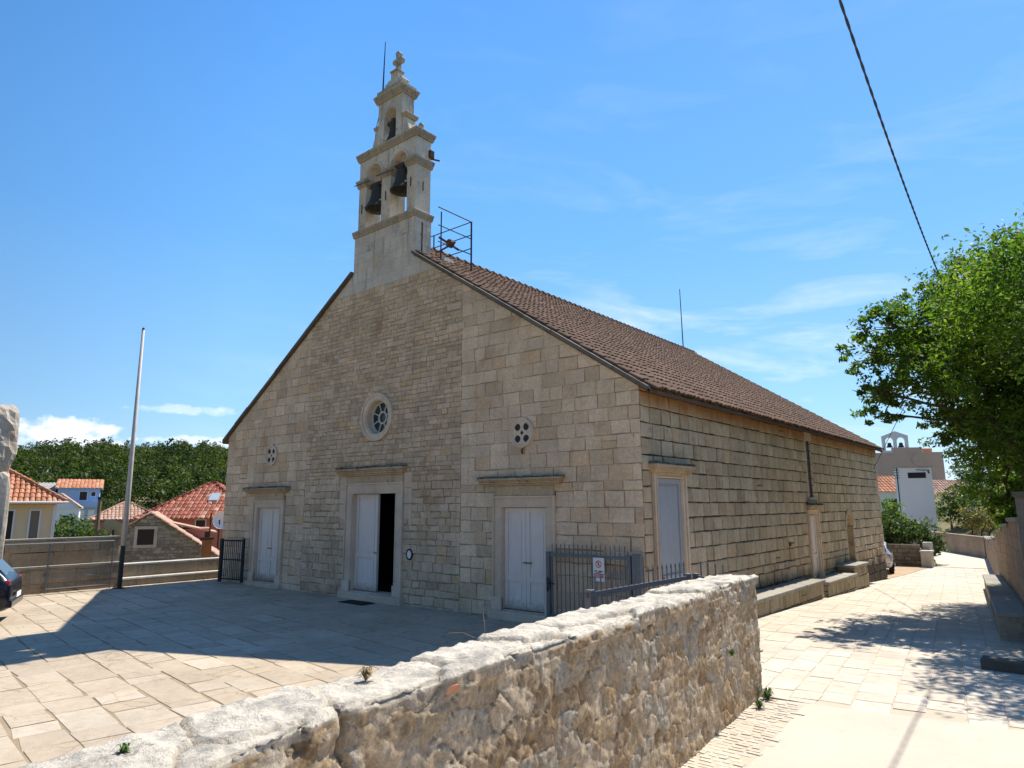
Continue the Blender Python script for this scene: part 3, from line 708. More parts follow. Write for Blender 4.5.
# portals
def panel_leaf(name, parent, mat, f, u0, u1, z0, z1, d, split=.42):
    mb = MB(); P = lambda a, b, c, e, dd0, dd1: mb.prism([(a, c), (b, c), (b, e), (a, e)], dd0, dd1, f)
    P(u0, u1, z0, z1, d-.04, d)
    st = .1; zm = z0+(z1-z0)*split
    for a, b, c, e in ((u0, u0+st, z0, z1), (u1-st, u1, z0, z1), (u0+st, u1-st, z0, z0+.14), (u0+st, u1-st, z1-st, z1), (u0+st, u1-st, zm-.06, zm+.06)):
        P(a+.001, b-.001, c+.001, e-.001, d+.0005, d+.032)
    for c, e in ((z0+.14, zm-.06), (zm+.06, z1-st)):
        P(u0+st+.05, u1-st-.05, c+.05, e-.05, d+.0005, d+.012)
    o = mb.build(name, [mat], parent, recalc=True); return o
def portal(f, o, surr, sill_z, cornice, frieze_h, leaves, mat, stone_top, label=None, recess=.22, arch_plinth=True, split=.42, hd=None):
    """o = opening (u0,u1,z0,z1); surr = jamb width; cornice = (u0,u1,z0,z1)"""
    u0, u1, z0, z1 = o
    fr = MB(); P = lambda mbx, a, b, c, e, d0, d1: mbx.prism([(a, c), (b, c), (b, e), (a, e)], d0, d1, f)
    for s in (-1, 1):
        a, b = (u0-surr, u0) if s < 0 else (u1, u1+surr)
        P(fr, a, b, z0+.0, z1, -.32, .045)
        oa, ob = (a, a+.045) if s < 0 else (b-.045, b)
        P(fr, oa-.001, ob+.001, z0+.25, z1+surr, .0455, .085)     # outer moulding
        ia, ib = (b-.04, b) if s < 0 else (a, a+.04)
        P(fr, ia, ib, z0+.25, z1, .0455, .062)
        P(fr, a-.015, b+(.015 if s > 0 else .0), z0-.02, z0+.26, -.0, .1)
    P(fr, u0-surr, u1+surr, z1+.0008, z1+surr, -.32, .045)
    P(fr, u0, u1, z1+.0015, z1+.035, .0455, .062)
    P(fr, u0-surr+.045, u1+surr-.045, z1+surr-.045, z1+surr-.001, .0455, .085)
    surround = fr.build('door_surround', [door_stone], church, recalc=True); bevel(surround, .008, 1)
    c0, c1, cz0, cz1 = cornice
    cm = MB()
    if frieze_h > .02: P(cm, u0-surr+.03, u1+surr-.03, z1+surr+.001, cz0-.001, -.1, .05)
    n = 4; prof = [(0, .07), (.25, .11), (.5, .16), (.7, .19), (1, .235)]
    for (t0, d0), (t1, d1) in zip(prof, prof[1:]):
        ca, cb = c0+(.235-d1)*.9, c1-(.235-d1)*.9
        P(cm, ca, cb, cz0+(cz1-cz0)*t0+.0005, cz0+(cz1-cz0)*t1, -.1, d1)
    co = cm.build('door_cornice', [stone_top], church, recalc=True); bevel(co, .006, 1)
    ms = MB(); u = c0-.0
    while u < c1-.02:
        w = min(rng.uniform(.05, .16), c1-u); P(ms, u, u+w+.004, cz1+.0005, cz1+rng.uniform(.025, .055), -.02, rng.uniform(.16, .23)); u += w
    ms.build('cornice_weathering', [verge_stone], co, recalc=True)
    # threshold and reveals
    th = MB(); P(th, u0-surr-.08, u1+surr+.08, z0-.32, z0-.021, -.4, .16); P(th, u0, u1, z0-.02, z0, -.4, .03)
    bevel(th.build('threshold', [door_stone], church, recalc=True), .012, 1)
    for (a, b) in leaves:
        lf = panel_leaf('door_leaf', church, mat, f, a, b, z0+.02, z1-.01, -recess, split)
        hb = MB(); hu = (b-.06 if (len(leaves) == 2 and a == min(l[0] for l in leaves)) else a+.06) if hd is None else hd
        hb.prism([(hu-.015, z0+.95), (hu+.015, z0+.95), (hu+.015, z0+1.1), (hu-.015, z0+1.1)], -recess+.023, -recess+.03, f)
        hb.prism([(hu-.01, z0+1.03), (hu+.10, z0+1.03), (hu+.10, z0+1.05), (hu-.01, z0+1.05)], -recess+.031, -recess+.06, f)
        hb.build('door_handle', [dark_iron], lf, recalc=True) if True else None
u0, u1, _, _ = DOORS['l']; mid = (u0+u1)/2
portal(ff, DOORS['l'], .24, .14, (-14.98, -12.4, 2.94, 3.09), .2, [(u0+.005, mid-.004), (mid+.004, u1-.005)], door_paint, door_cornice, split=.3, recess=.09)
u0, u1, _, _ = DOORS['r']; mid = (u0+u1)/2
portal(ff, DOORS['r'], .26, .2, (-4.28, -1.86, 2.95, 3.12), .2, [(u0+.005, mid-.004), (mid+.004, u1-.005)], door_paint, door_cornice, split=.3, recess=.09)
u0, u1, z0, z1 = DOORS['m']; mid = (u0+u1)/2
portal(ff, DOORS['m'], .3, .2, (-9.86, -6.95, 3.34, 3.54), .2, [(u0+.005, mid+.02)], door_paint, door_cornice, split=.36, hd=mid-.08, recess=.15)
# the other leaf swung open into the nave, notice boards inside
mb = MB(); mb.box(u1-.06, u1-.015, .3, .3+.9, z0+.02, z1-.01); mb.build('door_leaf', [door_blue], church)
mb = MB(); mb.box(-12, -4, 5.9, 6.0, -.1, 6); mb.box(-12, -4, .5, 6, -.12, .02); mb.build('inner_wall', [interior], church)
for i in range(3):
    for j in range(3):
        mb = MB(); mb.box(-9.2+i*.5, -8.85+i*.5, 5.85, 5.88, 1.2+j*.55, 1.6+j*.55); mb.build('notice_board', [wood], church)
# quoin stones beside the main portal head
for s in (-1, 1):
    for k in range(3):
        xa = -9.82 if s < 0 else -7.05; mb = MB()
        mb.box(xa, xa+.30+rng.uniform(-.02, .02), -.035, .05, 2.15+k*.42, 2.15+k*.42+.40)
        bevel(mb.build('ear_stone', [door_stone], church), .01, 1)
# side doors
portal(fs_, D1, .17, 0, (.24, 2.06, 3.12, 3.33), .0, [(D1[0]+.005, D1[1]-.005)], door_blue, door_cornice, recess=.03, split=.33, hd=D1[0]+.1)
portal(fs_, D2, .2, 0, (10.45, 11.75, 2.34, 2.47), .0, [(D2[0]+.005, D2[1]-.005)], door_paint, door_cornice, recess=.03, split=.4, hd=D2[0]+.1)
# slit window with iron bars
mb = MB(); a, b, c, d = SLIT
for u, v in ((a-.1, a), (b, b+.1)): mb.prism([(u, c-.04), (v, c-.04), (v, d+.02), (u, d+.02)], -.3, .02, fs_)
mb.prism([(a-.16, d+.0), (b+.16, d+.0), (b+.16, 4.845), (a-.16, 4.845)], -.3, .045, fs_); mb.prism([(a-.2, 2.48), (b+.2, 2.48), (b+.2, c-.121), (a-.2, c-.121)], -.3, .03, fs_)
mb.prism([(a-.12, c-.12), (b+.12, c-.12), (b+.12, c-.041), (a-.12, c-.041)], -.3, .07, fs_)
wdo = mb.build('slit_window', [door_stone], church, recalc=True)
mb = MB(); mb.prism([(a, c), (b, c), (b, d), (a, d)], -.26, -.004, fs_); mb.build('window_glass', [black_paint], wdo, recalc=True)
mb = MB()
for k in range(8): mb.bar((.03, a-.03, c+.12+k*.225), (.03, b+.03, c+.12+k*.225), .022)
mb.bar((.03, (a+b)/2, c), (.03, (a+b)/2, d), .018); mb.build('window_bars', [rust], wdo)
# arched niche
mb = MB(); a, b, c, d = NI; cc = (a+b)/2; rr = (b-a)/2
arc = [(cc+rr*math.cos(t), d+rr*math.sin(t)) for t in np.linspace(0, math.pi, 15)]
for (p, q) in zip(arc, arc[1:]):
    s = 1.32; mb.prism([p, q, (cc+(q[0]-cc)*s, d+(q[1]-d)*s), (cc+(p[0]-cc)*s, d+(p[1]-d)*s)], -.45, .05+rng.uniform(0, .02), fs_)
for (u, v) in ((a-.02, a+.06), (b-.06, b+.02)): mb.prism([(u, c), (v, c), (v, d), (u, d)], -.45, .03, fs_)
mb.prism([(a-.1, c-.1), (b+.1, c-.1), (b+.1, c), (a-.1, c)], -.45, .08, fs_)
mb.prism([(a-.3, c), (b+.3, c), (b+.3, d+.7), (a-.3, d+.7)], -.5, -.44, fs_)
mb.build('arched_niche', [side_stone], church, recalc=True)
# rusty ring on the side wall
mb = MB(); mb.lathe([(.0, .04), (.06, .05), (.07, .035), (.06, .02)], (0.02, 8.6, 1.35), 12, axis='x'); mb.build('iron_boss', [rust], church)

# rose window
def ring(mbx, c, zc, r0, r1, d0, d1, f, n=36, mi=0):
    for k in range(n):
        a, b = 2*math.pi*k/n, 2*math.pi*(k+1)/n
        mbx.prism([(c+r0*math.cos(a), zc+r0*math.sin(a)), (c+r1*math.cos(a), zc+r1*math.sin(a)), (c+r1*math.cos(b), zc+r1*math.sin(b)), (c+r0*math.cos(b), zc+r0*math.sin(b))], d0, d1, f, mi)
mb = MB(); ring(mb, m0, 4.97, .5, .68, -.3, .05, ff); ring(mb, m0, 4.97, .62, .68, .051, .08, ff); ring(mb, m0, 4.97, .47, .52, -.3, .02, ff)
rose = mb.build('round_window', [door_stone], church, recalc=True)
mb = MB(); ring(mb, m0, 4.97, .0, .47, -.24, -.22, ff); mb.build('window_glass', [glass_dark], rose, recalc=True)
mb = MB(); ring(mb, m0, 4.97, .14, .185, -.21, -.17, ff); ring(mb, m0, 4.97, .43, .47, -.21, -.17, ff)
for k in range(8):
    a = math.pi/8+k*math.pi/4; ca, sa = math.cos(a), math.sin(a); w = .014
    mb.prism([(m0+.18*ca-w*sa, 4.97+.18*sa+w*ca), (m0+.18*ca+w*sa, 4.97+.18*sa-w*ca), (m0+.44*ca+w*sa, 4.97+.44*sa-w*ca), (m0+.44*ca-w*sa, 4.97+.44*sa+w*ca)], -.205, -.175, ff)
mb.build('window_bars', [window_lead], rose, recalc=True)
# small pierced rosettes: a stone disc with four round holes
def disc_holes(mbx, c, zc, ro, holes_, d0, d1, f, n=46):
    st = 2*ro/n
    for i in range(n):
        for j in range(n):
            x = -ro+(i+.5)*st; z = -ro+(j+.5)*st
            if x*x+z*z > ro*ro or any((x-hx)**2+(z-hz)**2 < hr*hr for hx, hz, hr in holes_): continue
            mbx.prism([(c+x-st/2, zc+z-st/2), (c+x+st/2, zc+z-st/2), (c+x+st/2, zc+z+st/2), (c+x-st/2, zc+z+st/2)], d0, d1, f)
for xc in (XL, XR):
    mb = MB(); hh = [(sx*.125, sz*.135, .085) for sx in (-1, 1) for sz in (-1, 1)]+[(0, 0, .045)]
    # web between the holes made of small radial wedges
    n = 24
    disc_holes(mb, xc, ZR, .27, hh, .034, .055, ff, 44)
    ring(mb, xc, ZR, .26, .34, .0, .068, ff); ring(mb, xc, ZR, .31, .34, .069, .085, ff)
    for k in range(20):
        a = 2*math.pi*k/20; ring(mb, xc+.285*math.cos(a), ZR+.285*math.sin(a), 0, .013, .069, .079, ff, 6)
    rs = mb.build('rosette_window', [door_stone], church, recalc=True)
    mb = MB(); ring(mb, xc, ZR, 0, .262, .02, .032, ff); mb.build('window_backing', [black_paint], rs, recalc=True)  # black disc painted as the unlit interior behind the holes
mb = MB(); mb.tube([(XR, -.02, ZR-.36), (XR, -.06, ZR-.42), (XR, -.02, ZR-.48)], .02, 6); mb.build('iron_hook', [rust], church)
# oval medallion by the main door
mb = MB()
for k in range(24):
    a, b = 2*math.pi*k/24, 2*math.pi*(k+1)/24
    for r0, r1, dd in ((.085, .115, .05),):
        mb.prism([(-6.78+r0*math.cos(a), 1.27+1.25*r0*math.sin(a)), (-6.78+r1*math.cos(a), 1.27+1.25*r1*math.sin(a)), (-6.78+r1*math.cos(b), 1.27+1.25*r1*math.sin(b)), (-6.78+r0*math.cos(b), 1.27+1.25*r0*math.sin(b))], .0, dd, ff)
mb.build('medallion_rim', [dark_iron], church, recalc=True)
mb = MB()
mb.prism([(-6.78+.085*math.cos(a), 1.27+.106*math.sin(a)) for a in np.linspace(0, 2*math.pi, 20)[:-1]], 0, .04, ff); mb.build('medallion', [white_paint], church, recalc=True)
# old beam-hole stones on the right of the front
for z, w in ((7.52, .5), (6.95, .6)):
    mb = MB(); mb.box(-5.5, -5.5+w, -.05, .02, z, z+.17, j=.01); mb.build('corbel_stub', [facade_small], church)

# ---- bell gable
D0, D1b = -.02, .64
bg_mb = MB()
clipb = [lambda p: max(0, 1) if False else (1 if True else 0)]
# lower smooth ashlar field in the head of the gable
hwc = [lambda p: HE+SL*(p[0]+CW)-p[1]-.0, lambda p: HE-SL*p[0]-p[1]]
masonry(bg_mb, m0-2.36, m0+2.36, 8.85, 9.5, (.3, .33), (.4, .75), [], ff, clips=hwc, gap=.006, proud=(.002, .006), jit=.002, mi=0, mim=1, bev=.004)
masonry(bg_mb, m0-1.36, m0+1.36, 9.5, 10.62, (.26, .3), (.4, .7), [], lambda u, z, d: (u, -d-.001, z), gap=.006, proud=(.002, .006), jit=.002, mi=0, mim=1, bev=.004)
masonry(bg_mb, .0, .64, 8.9, 10.62, (.28, .33), (.3, .4), [], lambda u, z, d: (m0+1.36+d, u, z), gap=.006, proud=(.002, .006), jit=.002, bev=.004)
masonry(bg_mb, .0, .64, 8.9, 10.62, (.28, .33), (.3, .4), [], lambda u, z, d: (m0-1.36-d, u, z), gap=.006, proud=(.002, .006), jit=.002, bev=.004)
masonry(bg_mb, m0-1.36, m0+1.36, 8.9, 10.62, (.28, .33), (.4, .7), [], lambda u, z, d: (u, .64+d, z), gap=.006, proud=(.002, .006), jit=.002, bev=.004)
belfry = bg_mb.build('bell_gable', [bell_stone, mortar_b], church)
fx = lambda u, v, q: (m0+u, q, v)
mb = MB()
def PB(a, b, c, e, y0, y1): mb.prism([(a, c), (b, c), (b, e), (a, e)], y0, y1, fx)
# piers + arch head (tier one)
for a, b in ((-1.28, -.93), (-.2, .22), (.95, 1.33)): PB(a, b, 10.83, 12.27, .03, .62)
for a, b in ((-1.28, -.93), (-.2, .22), (.95, 1.33)): PB(a, b, 12.27, 12.5, .03, .62)
def archpoly(x0, x1, zs_, ztop, xa, xb):
    c = (x0+x1)/2; r = (x1-x0)/2
    arc = [(c+r*math.cos(t), zs_+r*math.sin(t)) for t in np.linspace(math.pi, 0, 13)]
    return [(xa, zs_)]+arc+[(xb, zs_), (xb, ztop), (xa, ztop)]
mb.prism(archpoly(-.93, -.2, 12.5, 13.14, -1.28, .01), .03, .62, fx); mb.prism(archpoly(.22, .95, 12.5, 13.14, .011, 1.33), .03, .62, fx)
# arch mouldings
for c in (-.565, .585):
    for k in range(12):
        a, b = math.pi*k/12, math.pi*(k+1)/12
        mb.prism([(c+.37*math.cos(a), 12.5+.37*math.sin(a)), (c+.44*math.cos(a), 12.5+.44*math.sin(a)), (c+.44*math.cos(b), 12.5+.44*math.sin(b)), (c+.37*math.cos(b), 12.5+.37*math.sin(b))], .0, .031, fx)
# tier two
for a, b in ((-.55, -.27), (.29, .57)): PB(a, b, 13.38, 14.3, .1, .58)
mb.prism(archpoly(-.27, .29, 14.3, 14.88, -.55, .57), .1, .58, fx)
for s in (-1, 1):      # scrolled shoulders
    o = .01
    pts = [(.56, 13.38), (.98, 13.38), (1.0, 13.5), (.93, 13.58), (.86, 13.56), (.82, 13.68), (.80, 13.78), (.72, 13.84), (.70, 13.98), (.66, 14.06), (.56, 14.06)]
    mb.prism([(s*(p[0])+o, p[1]) for p in pts], .14, .54, fx)
# pedestal steps and side scrolls
PB(-.40, .40, 15.28, 15.42, .14, .56); PB(-.26, .26, 15.42, 15.62, .18, .52); PB(-.15, .15, 15.62, 15.86, .22, .48)
for s in (-1, 1):
    mb.prism([(s*.32+.09*math.cos(t), 15.50+.09*math.sin(t)) for t in np.linspace(0, 2*math.pi, 13)[:-1]], .2, .5, fx)
bt = mb.build('belfry_wall', [bell_stone], belfry, recalc=True); bevel(bt, .01, 1)
def molded(a, b, z0, z1, y0, y1, out, extra=None):
    mb = MB(); n = 4
    for k in range(n):
        o = out*(.35+.65*((k+1)/n))
        mb.box(m0+a-o, m0+b+o, y0-o, y1+o, z0+(z1-z0)*k/n-.001*k, z0+(z1-z0)*(k+1)/n)
    if extra: mb.box(*extra)
    bevel(mb.build('belfry_cornice', [corn_stone], belfry, recalc=True), .012, 1)
molded(-1.36, 1.36, 10.62, 10.82, -.02, .64, .07, (m0-1.38, m0+1.38, -.04, .66, 10.815, 10.84))
for a, b in ((-1.28, -.93), (-.2, .22), (.95, 1.33)): molded(a, b, 12.26, 12.5, .03, .62, .09)
molded(-1.28, 1.33, 13.14, 13.37, .03, .62, .11)
for s in (-1, 1):
    a, b = (-.72, -.551) if s < 0 else (.571, .74); molded(a, b, 14.06, 14.18, .13, .55, .05)
molded(-.55, .57, 14.88, 15.12, .1, .58, .13, (m0-.56, m0+.58, .02, .66, 15.115, 15.27))
molded(-.12, .12, 15.84, 15.93, .24, .46, .06)
for x in (-1.2, 1.22):     # small stumps on the cornice ends
    mb = MB(); mb.lathe([(.09, -.02), (.1, .06), (.05, .12), (.08, .17), (.09, .23), (.05, .3), (0, .32)], (m0+x, .3, 13.37), 10); mb.build('finial', [corn_stone], belfry)
mb = MB(); mb.lathe([(.08, -.02), (.09, .06), (.04, .1), (.07, .16), (.0, .22)], (m0-.5, .3, 15.27), 10); mb.build('finial', [corn_stone], belfry)
mb = MB(); cz = 15.92; y0, y1 = .27, .42
cross = [(-.06, 0), (.06, 0), (.055, .33), (.17, .31), (.22, .36), (.22, .45), (.17, .50), (.06, .48), (.07, .60), (.10, .66), (.05, .73), (-.05, .73), (-.10, .66), (-.07, .60), (-.06, .48), (-.17, .50), (-.22, .45), (-.22, .36), (-.17, .31), (-.055, .33)]
mb.prism([(a+.07, cz-.06+b) for a, b in cross], y0, y1, fx)
bevel(mb.build('cross', [corn_stone], belfry, recalc=True), .015, 2)
def bell(c, r, h):
    mb = MB(); prof = [(0, h), (r*.35, h*.98), (r*.5, h*.88), (r*.56, h*.6), (r*.66, h*.35), (r*.85, h*.12), (r, 0), (r*.95, -.01), (r*.8, .04), (r*.5, h*.5), (0, h*.85)]
    mb.lathe(prof, c, 24); mb.tube([(c[0], c[1], c[2]+h*.8), (c[0], c[1], c[2]-.07)], .02, 6); mb.lathe([(0, -.12), (.045, -.09), (.045, -.05), (0, -.02)], c, 8)
    mb.box(c[0]-.07, c[0]+.07, c[1]-.07, c[1]+.07, c[2]+h, c[2]+h+.14)
    o = mb.build('bell', [bronze], belfry, smooth=False); return o
bell((m0-.565, .20, 11.44), .39, .74); bell((m0+.585, .20, 11.68), .39, .72); bell((m0+.01, .28, 13.48), .25, .66)
def iron(name, fn):
    mb = MB(); fn(mb); mb.build(name, [rust], belfry)
for a in ((m0-1.0, m0-.14, .16, .28, 12.22, 12.34), (m0+.16, m0+1.0, .16, .28, 12.48, 12.60), (m0-.3, m0+.32, .24, .36, 14.14, 14.24)): iron('bell_yoke', lambda q, a=a: q.box(*a))
iron('bell_wheel', lambda q: q.lathe([(.0, -.02), (.22, -.02), (.22, .02), (0, .02)], (m0-.05, .45, 14.12), 20, axis='x'))
for x0, z in ((-1.36, 12.34), (-.3, 12.34)): iron('tie_rod', lambda q: q.tube([(m0+x0, -.10, z), (m0+x0+.75, -.10, z-.05)], .014, 6))
for x, z in ((-1.1, 11.4), (.02, 11.5), (1.13, 11.6)): iron('iron_cramp', lambda q: q.box(m0+x-.012, m0+x+.012, .005, .04, z, z+.28))
iron('iron_cramp', lambda q: q.box(m0+1.325, m0+1.345, .3, .33, 11.5, 11.78))
iron('drain_rod', lambda q: q.tube([(m0+1.374, .28, 8.9), (m0+1.374, .28, 10.5)], .018, 6))
iron('bracket_box', lambda q: (q.box(m0+1.34, m0+1.42, .5, .66, 12.62, 12.84), q.tube([(m0+1.3, .64, 12.64), (m0+1.6, .7, 12.5)], .025, 6)))
mb = MB(); mb.tube([(m0-.62, .3, 15.2), (m0-.6, .3, 16.2), (m0-.57, .3, 17.25)], [.03, .022, .012], 6)
mb.tube([(m0-.62, .3, 15.2), (m0-.95, .35, 14.4), (m0-1.1, .4, 13.5), (m0-1.3, .66, 12.6)], .012, 5)
mb.build('lightning_rod', [dark_iron], church)
mb = MB(); mb.tube([(-8.26, 20.0, 10.3), (-8.3, 20.0, 13.75)], [.03, .018], 6); mb.tube([(-8.26, 3, 10.55), (-8.26, 21, 10.55)], .008, 4)
for y in range(4, 21, 3): mb.tube([(-8.26, y, 10.4), (-8.26, y, 10.6)], .008, 4)
mb.build('lightning_rod', [dark_iron], church)
# railing round the bell platform behind the gable
mb = MB(); x1_, y1_ = -6.62, 2.05; zt = 11.03
mb.tube([(x1_, y1_, 9.4), (x1_, y1_, zt)], .028, 6)
mb.tube([(x1_, .66, zt), (x1_, y1_, zt)], .018, 6); mb.tube([(x1_, .66, zt-.55), (x1_, y1_, zt-.55)], .015, 6); mb.tube([(x1_, .66, zt-1.05), (x1_, y1_, zt-1.05)], .015, 6)
for z in (0, .42, .85): mb.tube([(x1_, y1_, zt-z), (-9.9, y1_, zt-z)], .015, 6)
mb.tube([(-9.9, y1_, 9.4), (-9.9, y1_, zt)], .03, 6); mb.tube([(-9.9, .66, zt), (-9.9, y1_, zt)], .018, 6)
mb.tube([(-8.26, y1_, 10.4), (-8.26, y1_, zt)], .022, 6); mb.tube([(-6.75, .9, 9.3), (-6.75, .9, 11.0)], .02, 6)
mb.build('platform_railing', [dark_iron], church)
mb = MB(); mb.box(-7.6, -6.75, .9, 1.4, 9.45, 9.66, j=.03); mb.build('roof_masonry', [bell_stone], church)
mb = MB(); mb.lathe([(0, -.05), (.12, -.05), (.12, .1), (0, .1)], (-6.7, 1.2, 10.1), 12, axis='y'); mb.bar((-6.95, 1.0, 10.3), (-6.6, 1.5, 9.95), .05); mb.bar((-7.2, 1.2, 9.95), (-6.5, 1.25, 10.1), .04); mb.build('bell_motor', [rust], church)

# ------------------------------------------------------------------ benches and steps at the side wall
def rough_box(mbx, x0, x1, y0, y1, z0f, z1, mi=0):
    """box whose foot follows the street"""
    vs = [(x0, y0, zs(y0)-.3), (x1, y0, zs(y0)-.3), (x1, y1, zs(y1)-.3), (x0, y1, zs(y1)-.3), (x0, y0, z1), (x1, y0, z1), (x1, y1, z1), (x0, y1, z1)]
    mbx.faces(vs, [(0, 3, 2, 1), (4, 5, 6, 7), (0, 1, 5, 4), (1, 2, 6, 5), (2, 3, 7, 6), (3, 0, 4, 7)], mi)
def bench(name, x1, y0, y1, ztop, label, grp):
    e = empty(name, ((.045+x1)/2, (y0+y1)/2, zs((y0+y1)/2)), 0, label, 'bench' if 'bench' in name else 'plinth', grp)
    mb = MB(); masonry(mb, y0, y1, zs(y1)-.35, ztop-.10, (.4, .5), (.16, .4), [], lambda u, z, d: (x1-.04+d, u, z), gap=.02, proud=(.005, .03), jit=.01)
    masonry(mb, .045, x1-.04, zs(y1)-.35, ztop-.10, (.3, .4), (.3, .5), [], lambda u, z, d: (u, y0-d+.03, z), gap=.02, proud=(.005, .03), jit=.01)
    masonry(mb, .045, x1-.04, zs(y1)-.35, ztop-.10, (.3, .4), (.3, .5), [], lambda u, z, d: (u, y1+d-.03, z), gap=.02, proud=(.005, .03), jit=.01)
    mb.build('base', [bench_stone, mortar_s], e)
    mb = MB(); y = y0-.02
    while y < y1:
        l = min(rng.uniform(.9, 1.5), y1+.02-y)
        if y1-y-l < .4: l = y1+.02-y
        mb.box(.045, x1+.03+rng.uniform(-.01, .012), y, y+l-.012, ztop-.095, ztop+rng.uniform(-.008, .004)); y += l
    bevel(mb.build('seat_slab' if 'bench' in name else 'top_slab', [cap_dark], e), .015, 2)
    return e
bench_stone = stone_mat('bench_stone', [(0, (.30, .255, .17)), (.5, (.42, .36, .26)), (1, (.36, .31, .22))], stain_amt=.3, dark_amt=.85, spot=.6)
cap_dark = stone_mat('cap_dark', [(0, (.30, .285, .25)), (1, (.38, .355, .30))], stain_amt=.2, dark_amt=.5)
bench('stone_bench', .66, 2.6, 9.5, .33, 'long low stone bench along the church side wall, nearest the blue side door', 'stone benches along the church')
bench('stone_bench', .68, 9.85, 13.2, .22, 'shorter stone bench below the slit window, beyond the pale side door', 'stone benches along the church')
bench('stone_plinth', .62, 13.22, 15.2, .46, 'tall weathered stone block stepping up under the arched niche', None)

# ------------------------------------------------------------------ the near rubble wall
def voro(P, cells, seed, asp):
    """P: n x 2; jittered grid voronoi -> F1,F2,id"""
    r = np.random.RandomState(seed); cw, ch = asp
    ij = np.floor(P/np.array([cw, ch])).astype(int); best1 = np.full(len(P), 9e9); best2 = best1.copy(); bid = np.zeros(len(P), int)
    H = lambda a, b, k: (np.sin(a*127.1+b*311.7+k*74.7+seed)*43758.5453) % 1
    for di in (-2, -1, 0, 1, 2):
        for dj in (-2, -1, 0, 1, 2):
            a, b = ij[:, 0]+di, ij[:, 1]+dj
            sx = (a+.12+.76*H(a, b, 1)+.5*(b % 2))*cw; sy = (b+.15+.7*H(a, b, 2))*ch
            ex = (P[:, 0]-sx)/cw; ey = (P[:, 1]-sy)/ch; d = np.sqrt(ex**2+ey**2)
            idn = a*7919+b*104729
            m1 = d < best1; best2 = np.where(m1, best1, np.minimum(best2, d)); bid = np.where(m1, idn, bid); best1 = np.where(m1, d, best1)
    return best1, best2, bid
def hash1(i, k=0): return (np.sin(i*12.9898+k*78.233)*43758.5453) % 1

